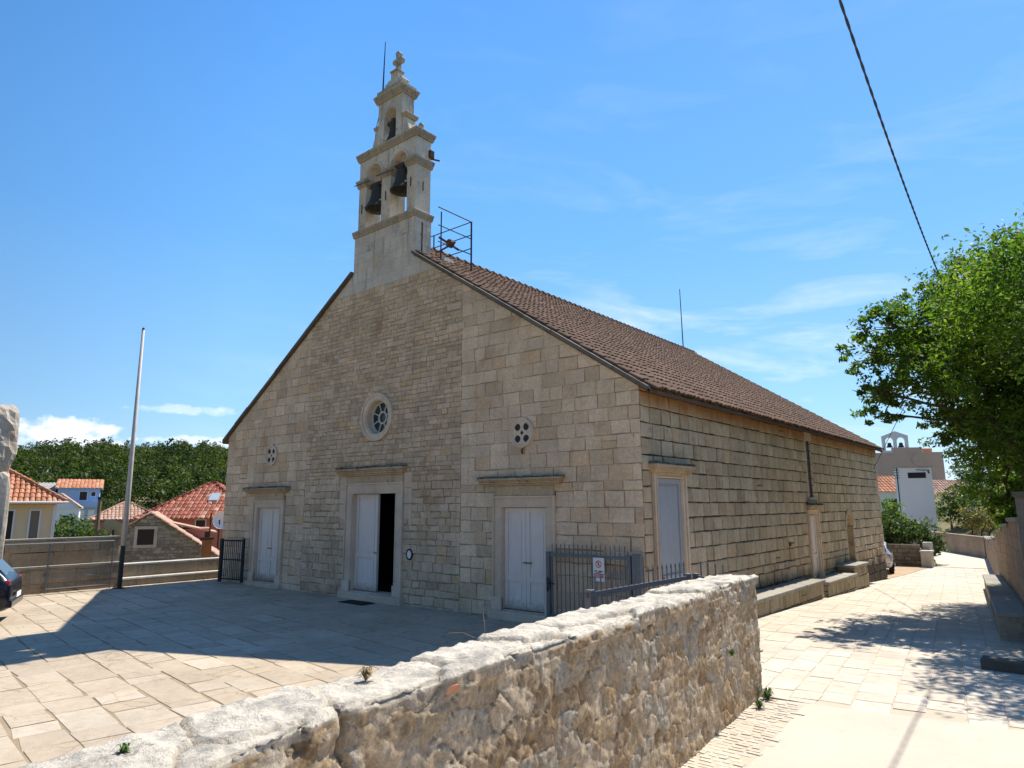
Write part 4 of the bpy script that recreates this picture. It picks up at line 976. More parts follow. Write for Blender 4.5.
def rubble_wall(name, path_o, path_i, ztop, zbase, ds, dz, seed, mat, end_at_start=True, coping=True, cell=(.27, .17), parent=None, top_amp=.03, crack=None):
    """path_o/path_i: functions s->(x,y) of the outer and inner foot; s in [0,L]"""
    L = path_o['L']; fo, fi = path_o['f'], path_i['f']
    ns = int(L/ds)+1; S_ = np.linspace(0, L, ns)
    H_ = ztop-zbase; nb = int(H_/dz); Wd = math.dist(fo(0), fi(0)); nt_ = max(6, int(Wd/dz))
    prof = [(0, zbase+H_*k/nb) for k in range(nb)]+[(k/nt_, ztop) for k in range(nt_+1)]+[(1, ztop-H_*k/10) for k in range(1, 11)]
    rows = len(prof); V = np.zeros((rows, ns, 3)); T = np.zeros((rows, ns)); KIND = np.zeros((rows, ns))
    O = np.array([fo(s) for s in S_]); I = np.array([fi(s) for s in S_]); nrm = O-I; nrm /= np.linalg.norm(nrm, axis=1)[:, None]
    for r_, (t, z) in enumerate(prof):
        batter = (ztop-z)*(-.045)
        base = O*(1-t)+I*t
        if t == 0: base = base+nrm*batter*-.0
        V[r_, :, 0] = base[:, 0]; V[r_, :, 1] = base[:, 1]; V[r_, :, 2] = z
    arc = np.array([0]+[math.hypot((prof[k+1][0]-prof[k][0])*Wd, prof[k+1][1]-prof[k][1]) for k in range(rows-1)]).cumsum()
    SS, AA = np.meshgrid(S_, arc)
    P = np.stack([SS.ravel(), AA.ravel()], 1)
    w = np.array([[noise.noise((p[0]*2.3, p[1]*2.3, seed)), noise.noise((p[0]*2.3, p[1]*2.3, seed+7.3))] for p in P])
    w2 = np.array([[noise.noise((p[0]*9, p[1]*9, seed)), noise.noise((p[0]*9, p[1]*9, seed+7.3))] for p in P])
    F1, F2, ID = voro(P+w*.10+w2*.018, None, seed, cell); E = F2-F1
    G1, G2, GD = voro(P*np.array([1, 1])+w*.22+w2*.02, None, seed+3, (.75, .62)); GE = G2-G1
    fb = np.array([noise.fractal((p[0]*7, p[1]*7, seed), .8, 2.1, 5) for p in P])
    lo = np.array([noise.noise((p[0]*.9, p[1]*.9, seed+3)) for p in P])
    rg = np.array([-abs(noise.noise((p[0]*5.5+p[1]*1.5, p[1]*4.5, seed+5)))*2-abs(noise.noise((p[0]*13, p[1]*11, seed+6)))+.5 for p in P])
    shp = SS.shape; F1, E, GE, fb, lo, rg = [a.reshape(shp) for a in (F1, E, GE, fb, lo, rg)]; ID = ID.reshape(shp); GD = GD.reshape(shp)
    tk = np.array([p[0] for p in prof])[:, None]; zk = np.array([p[1] for p in prof])[:, None]
    side = ((tk == 0) & (zk < ztop-.035)) | ((tk == 1) & (zk < ztop-.035)); side = np.broadcast_to(side, shp)
    joint = np.clip(E/.10, 0, 1); joint = joint**.7
    dside = -.014*(1-joint)*(.1+1.8*hash1(ID, 9))+(hash1(ID)-.5)*.014*joint+fb*.010+rg*.005+lo*.015
    jt = np.clip(GE/.055, 0, 1)**.7
    dtop = -.042*(1-jt)+(hash1(GD, 2)-.5)*2*top_amp*jt+fb*.009+rg*.012+lo*.008
    D = np.where(side, dside, dtop)
    if crack:
        wob = crack+.03*np.sin(AA*9.)+.015*np.sin(AA*31.); D = D-.07*np.clip(1-np.abs(SS-wob)/.03, 0, 1)*((AA > .9) & (AA < 1.95))
    # normals of the profile
    for r_ in range(rows):
        t, z = prof[r_]
        if 0 < t < 1: V[r_, :, 2] += D[r_]
        elif t == 0:
            V[r_, :, 0] += nrm[:, 0]*D[r_]; V[r_, :, 1] += nrm[:, 1]*D[r_]
            if z >= ztop-.001: V[r_, :, 2] += D[r_]-.03; V[r_, :, 0] += nrm[:, 0]*-.015; V[r_, :, 1] += nrm[:, 1]*-.015
        else:
            V[r_, :, 0] -= nrm[:, 0]*D[r_]; V[r_, :, 1] -= nrm[:, 1]*D[r_]
            if z >= ztop-.001: V[r_, :, 2] += D[r_]-.03
    # top course overhang follows slab offsets near the top of the street face
    for r_ in range(rows):
        t, z = prof[r_]
        if t == 0 and z >= ztop-.13:
            o = (hash1(GD[nb+2 if nb+2 < rows else -1], 2)-.5)*2*top_amp
            V[r_, :, 2] += o*(z-(ztop-.13))/.13
            V[r_, :, 0] += nrm[:, 0]*(hash1(GD[nb+2], 5)-.4)*.05; V[r_, :, 1] += nrm[:, 1]*(hash1(GD[nb+2], 5)-.4)*.05
    tone = np.where(side, hash1(ID, 4), .72+.2*hash1(GD, 4)); jm = np.where(side, 1-np.clip(E/.09, 0, 1), (1-np.clip(GE/.05, 0, 1))*.8)
    tp = np.where(side, 0., 1.)
    # upper band of the street face shares the pale coping tone
    mb_v = V.reshape(-1, 3)
    idx = np.arange(rows*ns).reshape(rows, ns)
    q = np.stack([idx[:-1, :-1], idx[:-1, 1:], idx[1:, 1:], idx[1:, :-1]], -1).reshape(-1, 4)
    me = bpy.data.meshes.new(name)
    fl = [tuple(int(a) for a in f) for f in q]
    extra = list(mb_v.tolist())
    col = np.stack([tone, jm, tp], -1).reshape(-1, 3).tolist()
    # end caps: grid between outer and inner profile heights
    for sidx, flip in ((0, 0), (ns-1, 1)):
        cols = 14; b0 = len(extra); nr = nb+1
        for k in range(nr):
            zz = zbase+H_*k/nb; po = V[k if k < nb else nb, sidx]; oi = fi(S_[sidx])
            for c in range(cols+1):
                t = c/cols; x = po[0]*(1-t)+oi[0]*t; y = po[1]*(1-t)+oi[1]*t
                dd = .03*noise.fractal((x*6, zz*6, seed+9), .8, 2.1, 4)+.03*noise.noise((t*3, zz*4, 4.4)); 
                tang = np.array(fo(min(L, .5)))-np.array(fo(0)); tang /= np.linalg.norm(tang)
                sg = -1 if sidx == 0 else 1
                e = 0 if c in (0, cols) else dd*sg
                ztp = zz
                if k == nr-1: ztp = V[nb+int(round(t*nt_)), sidx][2]
                extra.append([x+tang[0]*e, y+tang[1]*e, ztp]); col.append([float(hash1(np.array([float(int(t*2)+7*int(zz*5))]), 1)[0]), 0., 1. if k == nr-1 else 0.])
        for k in range(nr-1):
            for c in range(cols):
                a = b0+k*(cols+1)+c; f = (a, a+1, a+cols+2, a+cols+1); fl.append(f if not flip else f[::-1])
    me.from_pydata(extra, [], fl); me.materials.append(mat)
    ca = me.color_attributes.new('stone', 'FLOAT_COLOR', 'POINT')
    ca.data.foreach_set('color', np.concatenate([np.array(col), np.ones((len(col), 1))], 1).astype(np.float32).ravel())
    me.polygons.foreach_set('use_smooth', [True]*len(fl)); me.update()
    o = bpy.data.objects.new(name, me); COL.objects.link(o)
    return o
def rubble_mat(name, lo, mid, hi, top, grey=(.33, .32, .29)):
    m, t, b = new_mat(name, .92, .15); p = gpos(t)
    at = N(t, 'ShaderNodeAttribute', attribute_name='stone'); sp = N(t, 'ShaderNodeSeparateColor'); t.links.new(at.outputs['Color'], sp.inputs[0])
    base = ramp(t, sp.outputs[0], [(0, lo), (.35, mid), (.6, hi), (.8, grey), (1, mid)])
    n0 = tnoise(t, p, 3, 7, .72, .4)
    base = mixc(t, mth(t, 'MULTIPLY', ramp(t, n0, [(.46, g(0)), (.66, g(1))]), .7), base, (.50, .32, .15))
    base = mixc(t, mth(t, 'MULTIPLY', ramp(t, tnoise(t, p, 5, 7, .75), [(.5, g(0)), (.62, g(1))]), .6), base, (.64, .56, .44))
    base = mixc(t, mth(t, 'MULTIPLY', sp.outputs[1], .55), base, ramp(t, tnoise(t, p, 1.7, 5, .7), [(.45, (.15, .105, .065)), (.55, (.60, .50, .36))]))
    n2 = tnoise(t, p, 24, 7, .75)
    base = mixc(t, 1., base, ramp(t, n2, [(.3, g(.5)), (.7, g(1.35))]), 'MULTIPLY')
    # top: pale weathered limestone with grey lichen
    tn = tnoise(t, p, 6, 8, .75)
    tcx = ramp(t, tn, [(.3, tuple(x*.55 for x in top)), (.5, top), (.7, tuple(min(1, x*1.12) for x in top))])
    tcx = mixc(t, mth(t, 'MULTIPLY', ramp(t, tnoise(t, p, 2.6, 9, .8, .5), [(.5, g(0)), (.6, g(1))]), .8), tcx, (.36, .335, .295))
    tcx = mixc(t, mth(t, 'MULTIPLY', ramp(t, tnoise(t, p, 8, 8, .8, .8), [(.58, g(0)), (.66, g(1))]), .75), tcx, (.20, .18, .15))
    tcx = mixc(t, mth(t, 'MULTIPLY', ramp(t, n2, [(.62, g(0)), (.72, g(1))]), .7), tcx, (.14, .12, .10))
    tcx = mixc(t, mth(t, 'MULTIPLY', sp.outputs[1], .9), tcx, (.20, .155, .11))
    base = mixc(t, sp.outputs[2], base, tcx)
    t.links.new(base, b.inputs['Base Color'])
    bump(t, b, mth(t, 'ADD', mth(t, 'ADD', tnoise(t, p, 13, 10, .78, .3), mth(t, 'MULTIPLY', n2, .7)), mth(t, 'MULTIPLY', tnoise(t, p, 60, 5, .7), .35)), .8, .035)
    return m
near_m = rubble_mat('near_wall_stone', (.34, .235, .135), (.56, .43, .28), (.68, .56, .40), (.72, .645, .53), grey=(.44, .41, .35))
PO = [(3.13, -2.62), (3.78, -9.9), (4.05, -10.8), (4.5, -13.6)]
PI_ = [(2.62, -2.62), (3.28, -9.9), (3.43, -11.0), (3.85, -13.6)]
def mkpath(P):
    seg = [math.dist(a, b) for a, b in zip(P, P[1:])]; L = sum(seg)
    def f(s, L=L):
        s = s
        for (a, b), l in zip(zip(P, P[1:]), seg):
            if s <= l+1e-6: t = s/l; return (a[0]+(b[0]-a[0])*t, a[1]+(b[1]-a[1])*t)
            s -= l
        return P[-1]
    return {'f': f, 'L': L}
po = mkpath(PO); pi = mkpath(PI_)
pi['f'] = (lambda g_, r: (lambda s: g_(min(s*r, pi['L']))))(pi['f'], pi['L']/po['L'])
nw = rubble_wall('rubble_wall', po, pi, 1.56, -.1, .018, .017, 11, near_m, cell=(.25, .14), crack=7.32)
tag(nw, 'waist-high rubble stone wall with pale broken coping between the square and the street, nearest the camera', 'wall')
# a bit of red brick wedged under the coping and the dark split at the block joint
mb = MB(); mb.box(3.63, 3.735, -9.17, -9.06, 1.45, 1.49, j=.012)
tag(mb.build('brick_fragment', [tile_orange]), 'broken piece of orange brick wedged in the rubble wall below its coping', 'brick')

# ------------------------------------------------------------------ gates and fences
def gate_leaf(a, b, z0, z1, n, label, grp, post_a=.09, post_b=.09, mat=None, mid=False, spikes=True, lock=False, name='gate'):
    a = Vector((a[0], a[1], 0)); b = Vector((b[0], b[1], 0)); d = b-a; L = d.length
    e = empty(name, (a.x, a.y, z0), math.atan2(d.y, d.x), label, 'gate' if name == 'gate' else 'fence', grp); mat = mat or grey_iron
    H = z1-z0; z = 0
    rails = [(H-.09, H-.03), (.08, .12)]+([(H*.5, H*.5+.04)] if mid else [])
    for ra, rb in rails:
        mb = MB(); mb.box(0, L, -.02, .02, ra, rb); mb.build('rail', [mat], e, local=True)
    mb = MB()
    for k in range(n):
        x = post_a+(L-post_a-post_b)*(k+.5)/n
        mb.box(x-.0075, x+.0075, -.0075, .0075, .05, H+(.12 if spikes else -.05))
        if spikes: mb.lathe([(.014, 0), (.014, .02), (0, .07)], (x, 0, H+.12), 6)
    mb.build('bars', [mat], e, local=True)
    for x, w in ((0, post_a), (L-post_b, post_b)):
        if w <= 0: continue
        mb = MB(); mb.box(x, x+w, -.04, .04, 0, H); bevel(mb.build('post', [mat], e, local=True), .004, 1)
    if lock:
        mb = MB(); mb.box(.02, .12, -.03, -.02, H*.45, H*.6); mb.tube([(.05, -.06, H*.42), (.09, -.09, H*.52), (.05, -.06, H*.62)], .018, 6); mb.tube([(.05, -.06, H*.53), (.24, -.06, H*.53)], .012, 6)
        mb.build('latch', [dark_iron], e, local=True)
    return e
gate_leaf((-2.26, -.17), (-.2, -.17), .14, 1.53, 17, 'grey barred gate leaf standing open against the church front beside the right portal', 'gate leaves of the side passage', lock=True)
mb = MB(); mb.box(-.155, .03, -.24, -.12, 0, 1.56); tag(mb.build('gate_post', [grey_iron]), 'thick grey steel gate post at the right corner of the church front', 'post')
gate_leaf((1.96, -5.0), (2.05, -2.40), .14, 1.5, 19, 'grey barred gate leaf swung open behind the near rubble wall', 'gate leaves of the side passage')
gate_leaf((2.1, -2.33), (2.7, -2.55), .14, 1.5, 4, 'short grey barred fence panel joining the end of the near rubble wall', None, .07, 0., name='fence_panel')
gate_leaf((-15.72, -.45), (-14.68, -.18), .05, 1.45, 11, 'dark barred gate leaf at the left corner of the church front', None, .1, .06, dark_iron, True, False)
# notice on the open gate leaf
e = empty('warning_sign', (-.92, -.225, 1.0), 0, 'small white warning sign with a red ring and red band hung on the gate bars', 'sign')
mb = MB(); mb.box(-.13, .13, -.006, .0, 0, .46); bevel(mb.build('plate', [white_paint], e, local=True), .006, 2)
mb = MB(); fl_ = lambda u, v, q: (u, q, v)
for k in range(20):
    a, b_ = 2*math.pi*k/20, 2*math.pi*(k+1)/20
    mb.prism([(.055*math.cos(a), .335+.055*math.sin(a)), (.072*math.cos(a), .335+.072*math.sin(a)), (.072*math.cos(b_), .335+.072*math.sin(b_)), (.055*math.cos(b_), .335+.055*math.sin(b_))], -.0085, -.0065, fl_)
mb.prism([(-.046, .375), (-.038, .385), (.046, .295), (.038, .285)], -.0088, -.0068, fl_); mb.box(-.11, .11, -.0085, -.0065, .07, .155)
mb.build('red_mark', [red_paint], e, local=True, recalc=True)
mb = MB(); mb.box(-.012, .012, -.0082, -.0066, .305, .35); mb.lathe([(0, -.0082), (.013, -.0082)], (0, 0, .365), 10, axis='y')
mb.build('black_mark', [black_paint], e, local=True)
for a, b_, z, hh in ((-.10, -.03, .19, .02), (.0, .09, .185, .022), (-.06, .05, .165, .012)): mb = MB(); mb.box(a, b_, -.0082, -.0066, z, z+hh); mb.build('black_mark', [black_paint], e, local=True)
mb = MB()
for a, b_, z in ((-.08, .08, .128), (-.095, .095, .108), (-.07, .07, .088)):
    x = a
    while x < b_: w = rng.uniform(.01, .03); mb.box(x, x+w, -.0098, -.0088, z, z+.009); x += w+.006
mb.build('white_mark', [white_paint], e, local=True)
# doormat
mb = MB(); mb.box(-8.75, -7.75, -.75, -.3, .008, .022); tag(bevel(mb.build('doormat', [mat_door]), .006, 1), 'dark doormat on the paving before the open main portal', 'doormat')

# ------------------------------------------------------------------ left edge of the square
mb = MB(); fp = lambda u, z, d: (-17.5+d, u, z)
e = empty('parapet_wall', (-17.8, -9, 0), 0, 'tall weathered parapet wall with a ledge on the left edge of the square', 'wall')
masonry(mb, -16, -2.95, -.1, .72, (.36, .42), (.5, .9), [], fp, gap=.006, back=.22, proud=(.003, .015))
masonry(mb, -16, -2.95, .78, 1.52, (.34, .4), (.5, .9), [], fp, gap=.006, proud=(.003, .015))
mb.box(-17.9, -17.5, -16, -2.95, -4.5, 1.52, 1); mb.box(-17.49, -17.28, -16, -2.95, -.1, .72, 1)
mb.build('wall_face', [parapet_stone, mortar_f], e)
mb = MB(); mb.box(-17.5, -17.25, -16, -2.93, .721, .78, j=.006); mb.box(-17.93, -17.47, -16, -2.93, 1.521, 1.58, j=.006); mb.build('coping', [cap_dark], e)
e = empty('parapet_wall', (-17.8, -1, 0), 0, 'low parapet of two stone steps between the flagpole and the left gate', 'wall')
mb = MB(); masonry(mb, -2.9, 3.2, -.1, .2, (.3, .3), (.6, 1.), [], fp, gap=.006, back=.28, proud=(.003, .015)); masonry(mb, -2.9, 3.2, .26, .62, (.36, .36), (.6, 1.), [], fp, gap=.006, proud=(.003, .015))
mb.box(-17.9, -17.5, -2.9, 3.2, -4.5, .62, 1); mb.build('wall_face', [parapet_stone, mortar_f], e)
mb = MB(); mb.box(-17.5, -17.18, -2.92, 3.2, .2, .26, j=.006); mb.box(-17.93, -17.46, -2.92, 3.2, .621, .68, j=.006); mb.build('coping', [cap_stone], e)
e = empty('flagpole', (-16.78, -3.1, 0), 0, 'tall pale bare flagpole on a dark steel foot at the left edge of the square', 'flagpole')
mb = MB(); mb.tube([(-16.78, -3.1, 1.3), (-16.78, -3.1, 3), (-16.82, -3.1, 8.35)], [.085, .075, .045], 12); mb.build('pole', [pole_paint], e, smooth=True)
mb = MB(); mb.box(-16.85, -16.73, -3.15, -3.05, 0, 1.5); mb.box(-16.95, -16.6, -3.25, -2.95, 0, .02); mb.build('foot', [dark_iron], e)
mb = MB(); mb.lathe([(.03, 0), (.05, .03), (.03, .08), (0, .1)], (-16.82, -3.1, 8.34), 10); mb.build('finial', [dark_iron], e)
# thin pipe frame standing against the parapet
mb = MB()
for y in (-3.25, -6.0 + 1.0): mb.tube([(-17.15, y, 0), (-17.15, y, 1.45)], .022, 6)
mb.tube([(-17.15, -3.25, 1.45), (-17.15, -6.4, 1.45)], .025, 6); mb.tube([(-17.15, -3.25, .12), (-17.15, -5.0, .12)], .02, 6); mb.tube([(-17.15, -3.25, .45), (-17.15, -5.0, .45)], .012, 6)
tag(mb.build('pipe_frame', [grey_iron]), 'thin grey metal pipe frame standing against the tall parapet wall', 'railing')
# broken gate pier
def rock(mbx, c, sx, sy, sz, seed, n=18, amp=.1, p=5.):
    base = len(mbx.v); nl = n//2+1
    for i in range(nl+1):
        th = math.pi*i/nl
        for k in range(n):
            ph = 2*math.pi*k/n; x, y, z = math.sin(th)*math.cos(ph), math.sin(th)*math.sin(ph), math.cos(th)
            q = (abs(x)**p+abs(y)**p+abs(z)**p)**(-1/p); x, y, z = x*q, y*q, z*q
            d = 1+amp*noise.fractal((x*1.7+seed, y*1.7, z*1.7), .9, 2.1, 5)
            mbx.v.append((c[0]+x*sx*d, c[1]+y*sy*d, c[2]+z*sz*d))
    for i in range(nl):
        for k in range(n):
            k2 = (k+1) % n; mbx.f.append((base+i*n+k, base+i*n+k2, base+(i+1)*n+k2, base+(i+1)*n+k)); mbx.m.append(0)
e = empty('gate_pier', (-14.3, -7.75, 0), 0, 'rough broken stone gate pier with a jutting top block beyond the blue car', 'pillar')
mb = MB(); rock(mb, (-14.1, -7.4, 1.65), .42, .42, 1.72, 3, 40, .05, 8.); mb.build('shaft', [pier_stone], e)
mb = MB(); rock(mb, (-14.3, -7.55, 4.2), .66, .6, .84, 8, 44, .11, 6.); mb.build('top_block', [pier_stone], e)

# ------------------------------------------------------------------ cars
def car(name, loc, rz, paint, label, Lc=4.1, Wc=1.72, Hc=1.46):
    """built along local x, rear at x=0, nose at x=Lc"""
    e = empty(name, loc, rz, label, 'car'); hw = Wc/2
    # cross sections along x: (x, z_bottom, z_belt, z_roof, half width at belt, half width at roof)
    secs = [(0., .42, .72, .74, .70, .62), (.03, .30, .86, .90, .80, .70), (.14, .24, .93, 1.0, .84, .68), (.42, .22, .95, 1.30, .86, .63), (.75, .2, .95, 1.41, .86, .62), (1.4, .2, .94, 1.455, .86, .62), (2.0, .2, .93, 1.46, .86, .62), (2.45, .2, .92, 1.40, .86, .60), (2.95, .2, .91, 1.14, .86, .62), (3.25, .2, .90, .96, .85, .68), (3.7, .22, .82, .85, .82, .7), (3.98, .26, .70, .72, .74, .62), (4.08, .36, .56, .57, .64, .5)]
    kx = Lc/4.1; kz = Hc/1.46; ky = Wc/1.72
    ringp = []
    for x, zb, zt, zr, wb, wr in secs:
        pts = [(-.0, zb), (.75*wb, zb), (.93*wb, zb+.08), (1.0*wb, zb+(zt-zb)*.45), (.985*wb, zt-.06), (.94*wb, zt), (wr+(wb*.92-wr)*.35, zt+(zr-zt)*.55), (wr, zr-(zr-zt)*.12), (wr*.8, zr), (0, zr+.012)]
        full = [(-a, b) for a, b in pts[::-1]]+pts[1:-1]
        ringp.append([(x*kx, a*ky, b*kz) for a, b in full])
    mb = MB(); n = len(ringp[0])
    for r_ in ringp: mb.v += r_
    for i in range(len(ringp)-1):
        for k in range(n):
            k2 = (k+1) % n; mb.f.append((i*n+k, i*n+k2, (i+1)*n+k2, (i+1)*n+k)); mb.m.append(0)
    mb.f.append(tuple(range(n))); mb.m.append(0); mb.f.append(tuple((len(ringp)-1)*n+k for k in range(n))[::-1]); mb.m.append(0)
    body = mb.build('body', [paint], e, local=True, smooth=True, recalc=True)
    md = body.modifiers.new('s', 'SUBSURF'); md.levels = 1; md.render_levels = 2
    # glass: offset patches over the cabin sections
    def gl(i0, i1, ks, nm, shrink=.06, off=.012):
        mb = MB()
        for i in range(i0, i1):
            for k in ks:
                a, b, c, d = [Vector(p) for p in (ringp[i][k], ringp[i][k+1], ringp[i+1][k+1], ringp[i+1][k])]
                nn = (b-a).cross(d-a).normalized(); cc = (a+b+c+d)/4
                if nn.dot(cc-Vector((2*kx, 0, .8))) < 0: nn = -nn
                mb.quad(*[tuple(p+nn*off) for p in (a, b, c, d)])
        mb.build(nm, [glass_dark], e, local=True, smooth=True)
    # side windows (index of the belt-roof faces on both flanks)
    gl(3, 8, [2, 3], 'side_window'); gl(3, 8, [n-5-0, n-4-0] if False else [12, 13], 'side_window')
    gl(2, 3, [1, 0] if False else [8-8, 1, 16] if False else [0], 'rear_window') if False else None
    mb = MB(); mb.quad((.16*kx, -.56, 1.03*kz), (.16*kx, .56, 1.03*kz), (.43*kx, .52, 1.325*kz), (.43*kx, -.52, 1.325*kz)); mb.build('rear_window', [glass_dark], e, local=True)
    mb = MB(); mb.quad((3.2*kx, -.6, 1.0*kz), (3.2*kx, .6, 1.0*kz), (2.5*kx, .54, 1.41*kz), (2.5*kx, -.54, 1.41*kz)); mb.build('windscreen', [glass_dark], e, local=True)
    for s in (-1, 1):
        for x in (.72*kx, 3.25*kx):
            w = MB(); w.lathe([(.0, -.09), (.2, -.1), (.3, -.1), (.32, -.06), (.32, .06), (.3, .1), (.2, .1), (0, .09)], (x, s*(hw-.10), .31), 24, axis='y')
            wo_ = w.build('tyre', [tyre_m], e, local=True, smooth=False)
            r2 = MB(); r2.lathe([(0, 0), (.2, 0), (.21, .02*s)], (x, s*(hw+.005), .31), 20, axis='y')
            for k in range(5):
                a = k*math.pi*2/5; r2.bar((x, s*(hw+.012), .31), (x+.19*math.cos(a), s*(hw+.012), .31+.19*math.sin(a)), .05, .02)
            ro_ = r2.build('rim', [rim_m], wo_, local=True)
            ar = MB(); arc = [(x+.37*math.cos(t), .31+.37*math.sin(t)) for t in np.linspace(0, math.pi, 13)]
            for p_, q_ in zip(arc, arc[1:]):
                ar.quad((p_[0], s*(hw+.0), p_[1]), (q_[0], s*(hw+.0), q_[1]), (x+(q_[0]-x)*.88, s*(hw+.0), .31+(q_[1]-.31)*.88), (x+(p_[0]-x)*.88, s*(hw+.0), .31+(p_[1]-.31)*.88))
            ar.build('wheel_arch', [car_trim], e, local=True)
        t = MB(); t.box(.04, .30, s*(hw-.17)-.09, s*(hw-.17)+.09, .80*kz, .93*kz); bevel(t.build('tail_light', [tail_red], e, local=True), .03, 2)
        t = MB(); t.box(3.78*kx, 3.98*kx, s*(hw-.28)-.1, s*(hw-.28)+.1, .62*kz, .74*kz); bevel(t.build('headlight', [glass_dark], e, local=True), .03, 2)
    t = MB(); t.box(-.035, .14, -hw*.86, hw*.86, .34*kz, .50*kz); bevel(t.build('bumper', [paint], e, local=True), .03, 2)
    t = MB(); t.box(-.045, -.036, -.26, .26, .52*kz, .63*kz); t.build('number_plate', [white_paint], e, local=True)
    return e
car('parked_car', (-12.3, -7.0, 0), R(247), car_blue, 'near-black blue hatchback parked at the left edge of the square, only its rear showing')
car('parked_car', (-1.0, 23.6, zs(24)+.02), R(100), car_silver, 'small silver car parked behind the far corner of the church', Lc=3.7, Wc=1.6, Hc=1.42)

# ------------------------------------------------------------------ right side of the street
def rw(y): return 5.2-.107*(y-4.4)          # street face of the bench
e = empty('boundary_wall', (5.75, 4.4, 0), 0, 'long shaded block wall along the right side of the street under the big tree', 'wall')
dirv = Vector((-.107, 1, 0)).normalized(); Lw = 34.8
def fw(u, z, d):
    x = 5.72+dirv.x*u-d*dirv.y; y = 4.4+dirv.y*u+d*dirv.x; return (x, y, z+zs(y)*1.0+.1*0)
mb = MB()
for k in range(9):
    u0, u1 = k*Lw/9, (k+1)*Lw/9; ht = 2.3-1.1*(k+.5)/9
    masonry(mb, u0, u1, -.3, ht, (.26, .3), (.5, .7), [], fw, gap=.016, proud=(.003, .014))
    mb.faces([fw(u0, -.5, -.35), fw(u1, -.5, -.35), fw(u1, ht, -.35), fw(u0, ht, -.35), fw(u0, ht, 0), fw(u1, ht, 0)], [(0, 1, 2, 3), (3, 2, 5, 4)], 1)
mb.build('wall_face', [brown_wall, mortar_f], e)
mb = MB()
for k in range(9):
    u0, u1 = k*Lw/9, (k+1)*Lw/9; ht = 2.3-1.1*(k+.5)/9
    mb.faces([fw(a, h, d) for a in (u0, u1-.01) for (d, h) in ((.05, ht+.001), (-.4, ht+.001), (-.4, ht+.09), (.05, ht+.09))], [(0, 1, 2, 3), (7, 6, 5, 4), (0, 4, 5, 1), (1, 5, 6, 2), (2, 6, 7, 3), (3, 7, 4, 0)])
mb.build('coping', [cap_dark], e, recalc=True)
e = empty('wall_pier', (6.0, 3.9, 0), 0, 'dark tall stone pier closing the near end of the right-hand boundary wall', 'pillar')
mb = MB(); mb.box(5.78, 6.35, 3.2, 4.35, -.1, 2.62); mb.build('shaft', [dark_rubble], e); mb = MB(); mb.box(5.74, 6.4, 3.15, 4.4, 2.621, 2.72, j=.01); mb.build('cap', [verge_stone], e)
e = empty('boundary_wall', (6.4, 0, 0), 0, 'near stretch of the right-hand street wall beyond the dark pier', 'wall')
mb = MB(); masonry(mb, -16, 3.2, -.1, 2.2, (.26, .3), (.5, .7), [], lambda u, z, d: (8.6-d-.0*(u), u, z), gap=.016, proud=(.003, .014)); mb.build('wall_face', [brown_wall, mortar_f], e)
# bench built against that wall, broken in two lengths
def fbx(u, off): return (5.2+dirv.x*u+off*dirv.y, 4.4+dirv.y*u-off*dirv.x)
for (ua, ub, lab) in ((0, 5.6, 'near length of the stone bench at the foot of the right-hand wall'), (5.9, 14.2, 'far length of the stone bench running along the right-hand wall')):
    e = empty('stone_bench', (*fbx((ua+ub)/2, .25), zs(4.4+ua)), 0, lab, 'bench', 'stone benches along the right-hand wall')
    mb = MB(); mb2 = MB(); u = ua
    while u < ub-.05:
        l = min(1.0, ub-u); za = zs(4.4+u); zb_ = zs(4.4+u+l); a0, a1, b0, b1 = fbx(u, 0), fbx(u, .5), fbx(u+l, 0), fbx(u+l, .5)
        h = .43
        mb.faces([(*a0, za-.1), (*a1, za-.1), (*b1, zb_-.1), (*b0, zb_-.1), (*a0, za+h), (*a1, za+h), (*b1, zb_+h), (*b0, zb_+h)], [(0, 3, 2, 1), (4, 5, 6, 7), (0, 1, 5, 4), (1, 2, 6, 5), (2, 3, 7, 6), (3, 0, 4, 7)], 0)
        a0, a1, b0, b1 = fbx(u, -.03), fbx(u, .5), fbx(u+l-.015, -.03), fbx(u+l-.015, .5)
        mb2.faces([(*a0, za+h+.001), (*a1, za+h+.001), (*b1, zb_+h+.001), (*b0, zb_+h+.001), (*a0, za+h+.09), (*a1, za+h+.09), (*b1, zb_+h+.09), (*b0, zb_+h+.09)], [(0, 3, 2, 1), (4, 5, 6, 7), (0, 1, 5, 4), (1, 2, 6, 5), (2, 3, 7, 6), (3, 0, 4, 7)], 0)
        u += l
    mb.build('base', [bench_stone], e); bevel(mb2.build('seat_slab', [cap_dark], e), .012, 1)
mb = MB(); mb.box(5.18, 6.6, 1.15, 1.5, -.05, .11, j=.015); tag(bevel(mb.build('kerb_stone', [verge_stone]), .02, 2), 'low dark kerb stone lying across the right edge of the street', 'kerb')
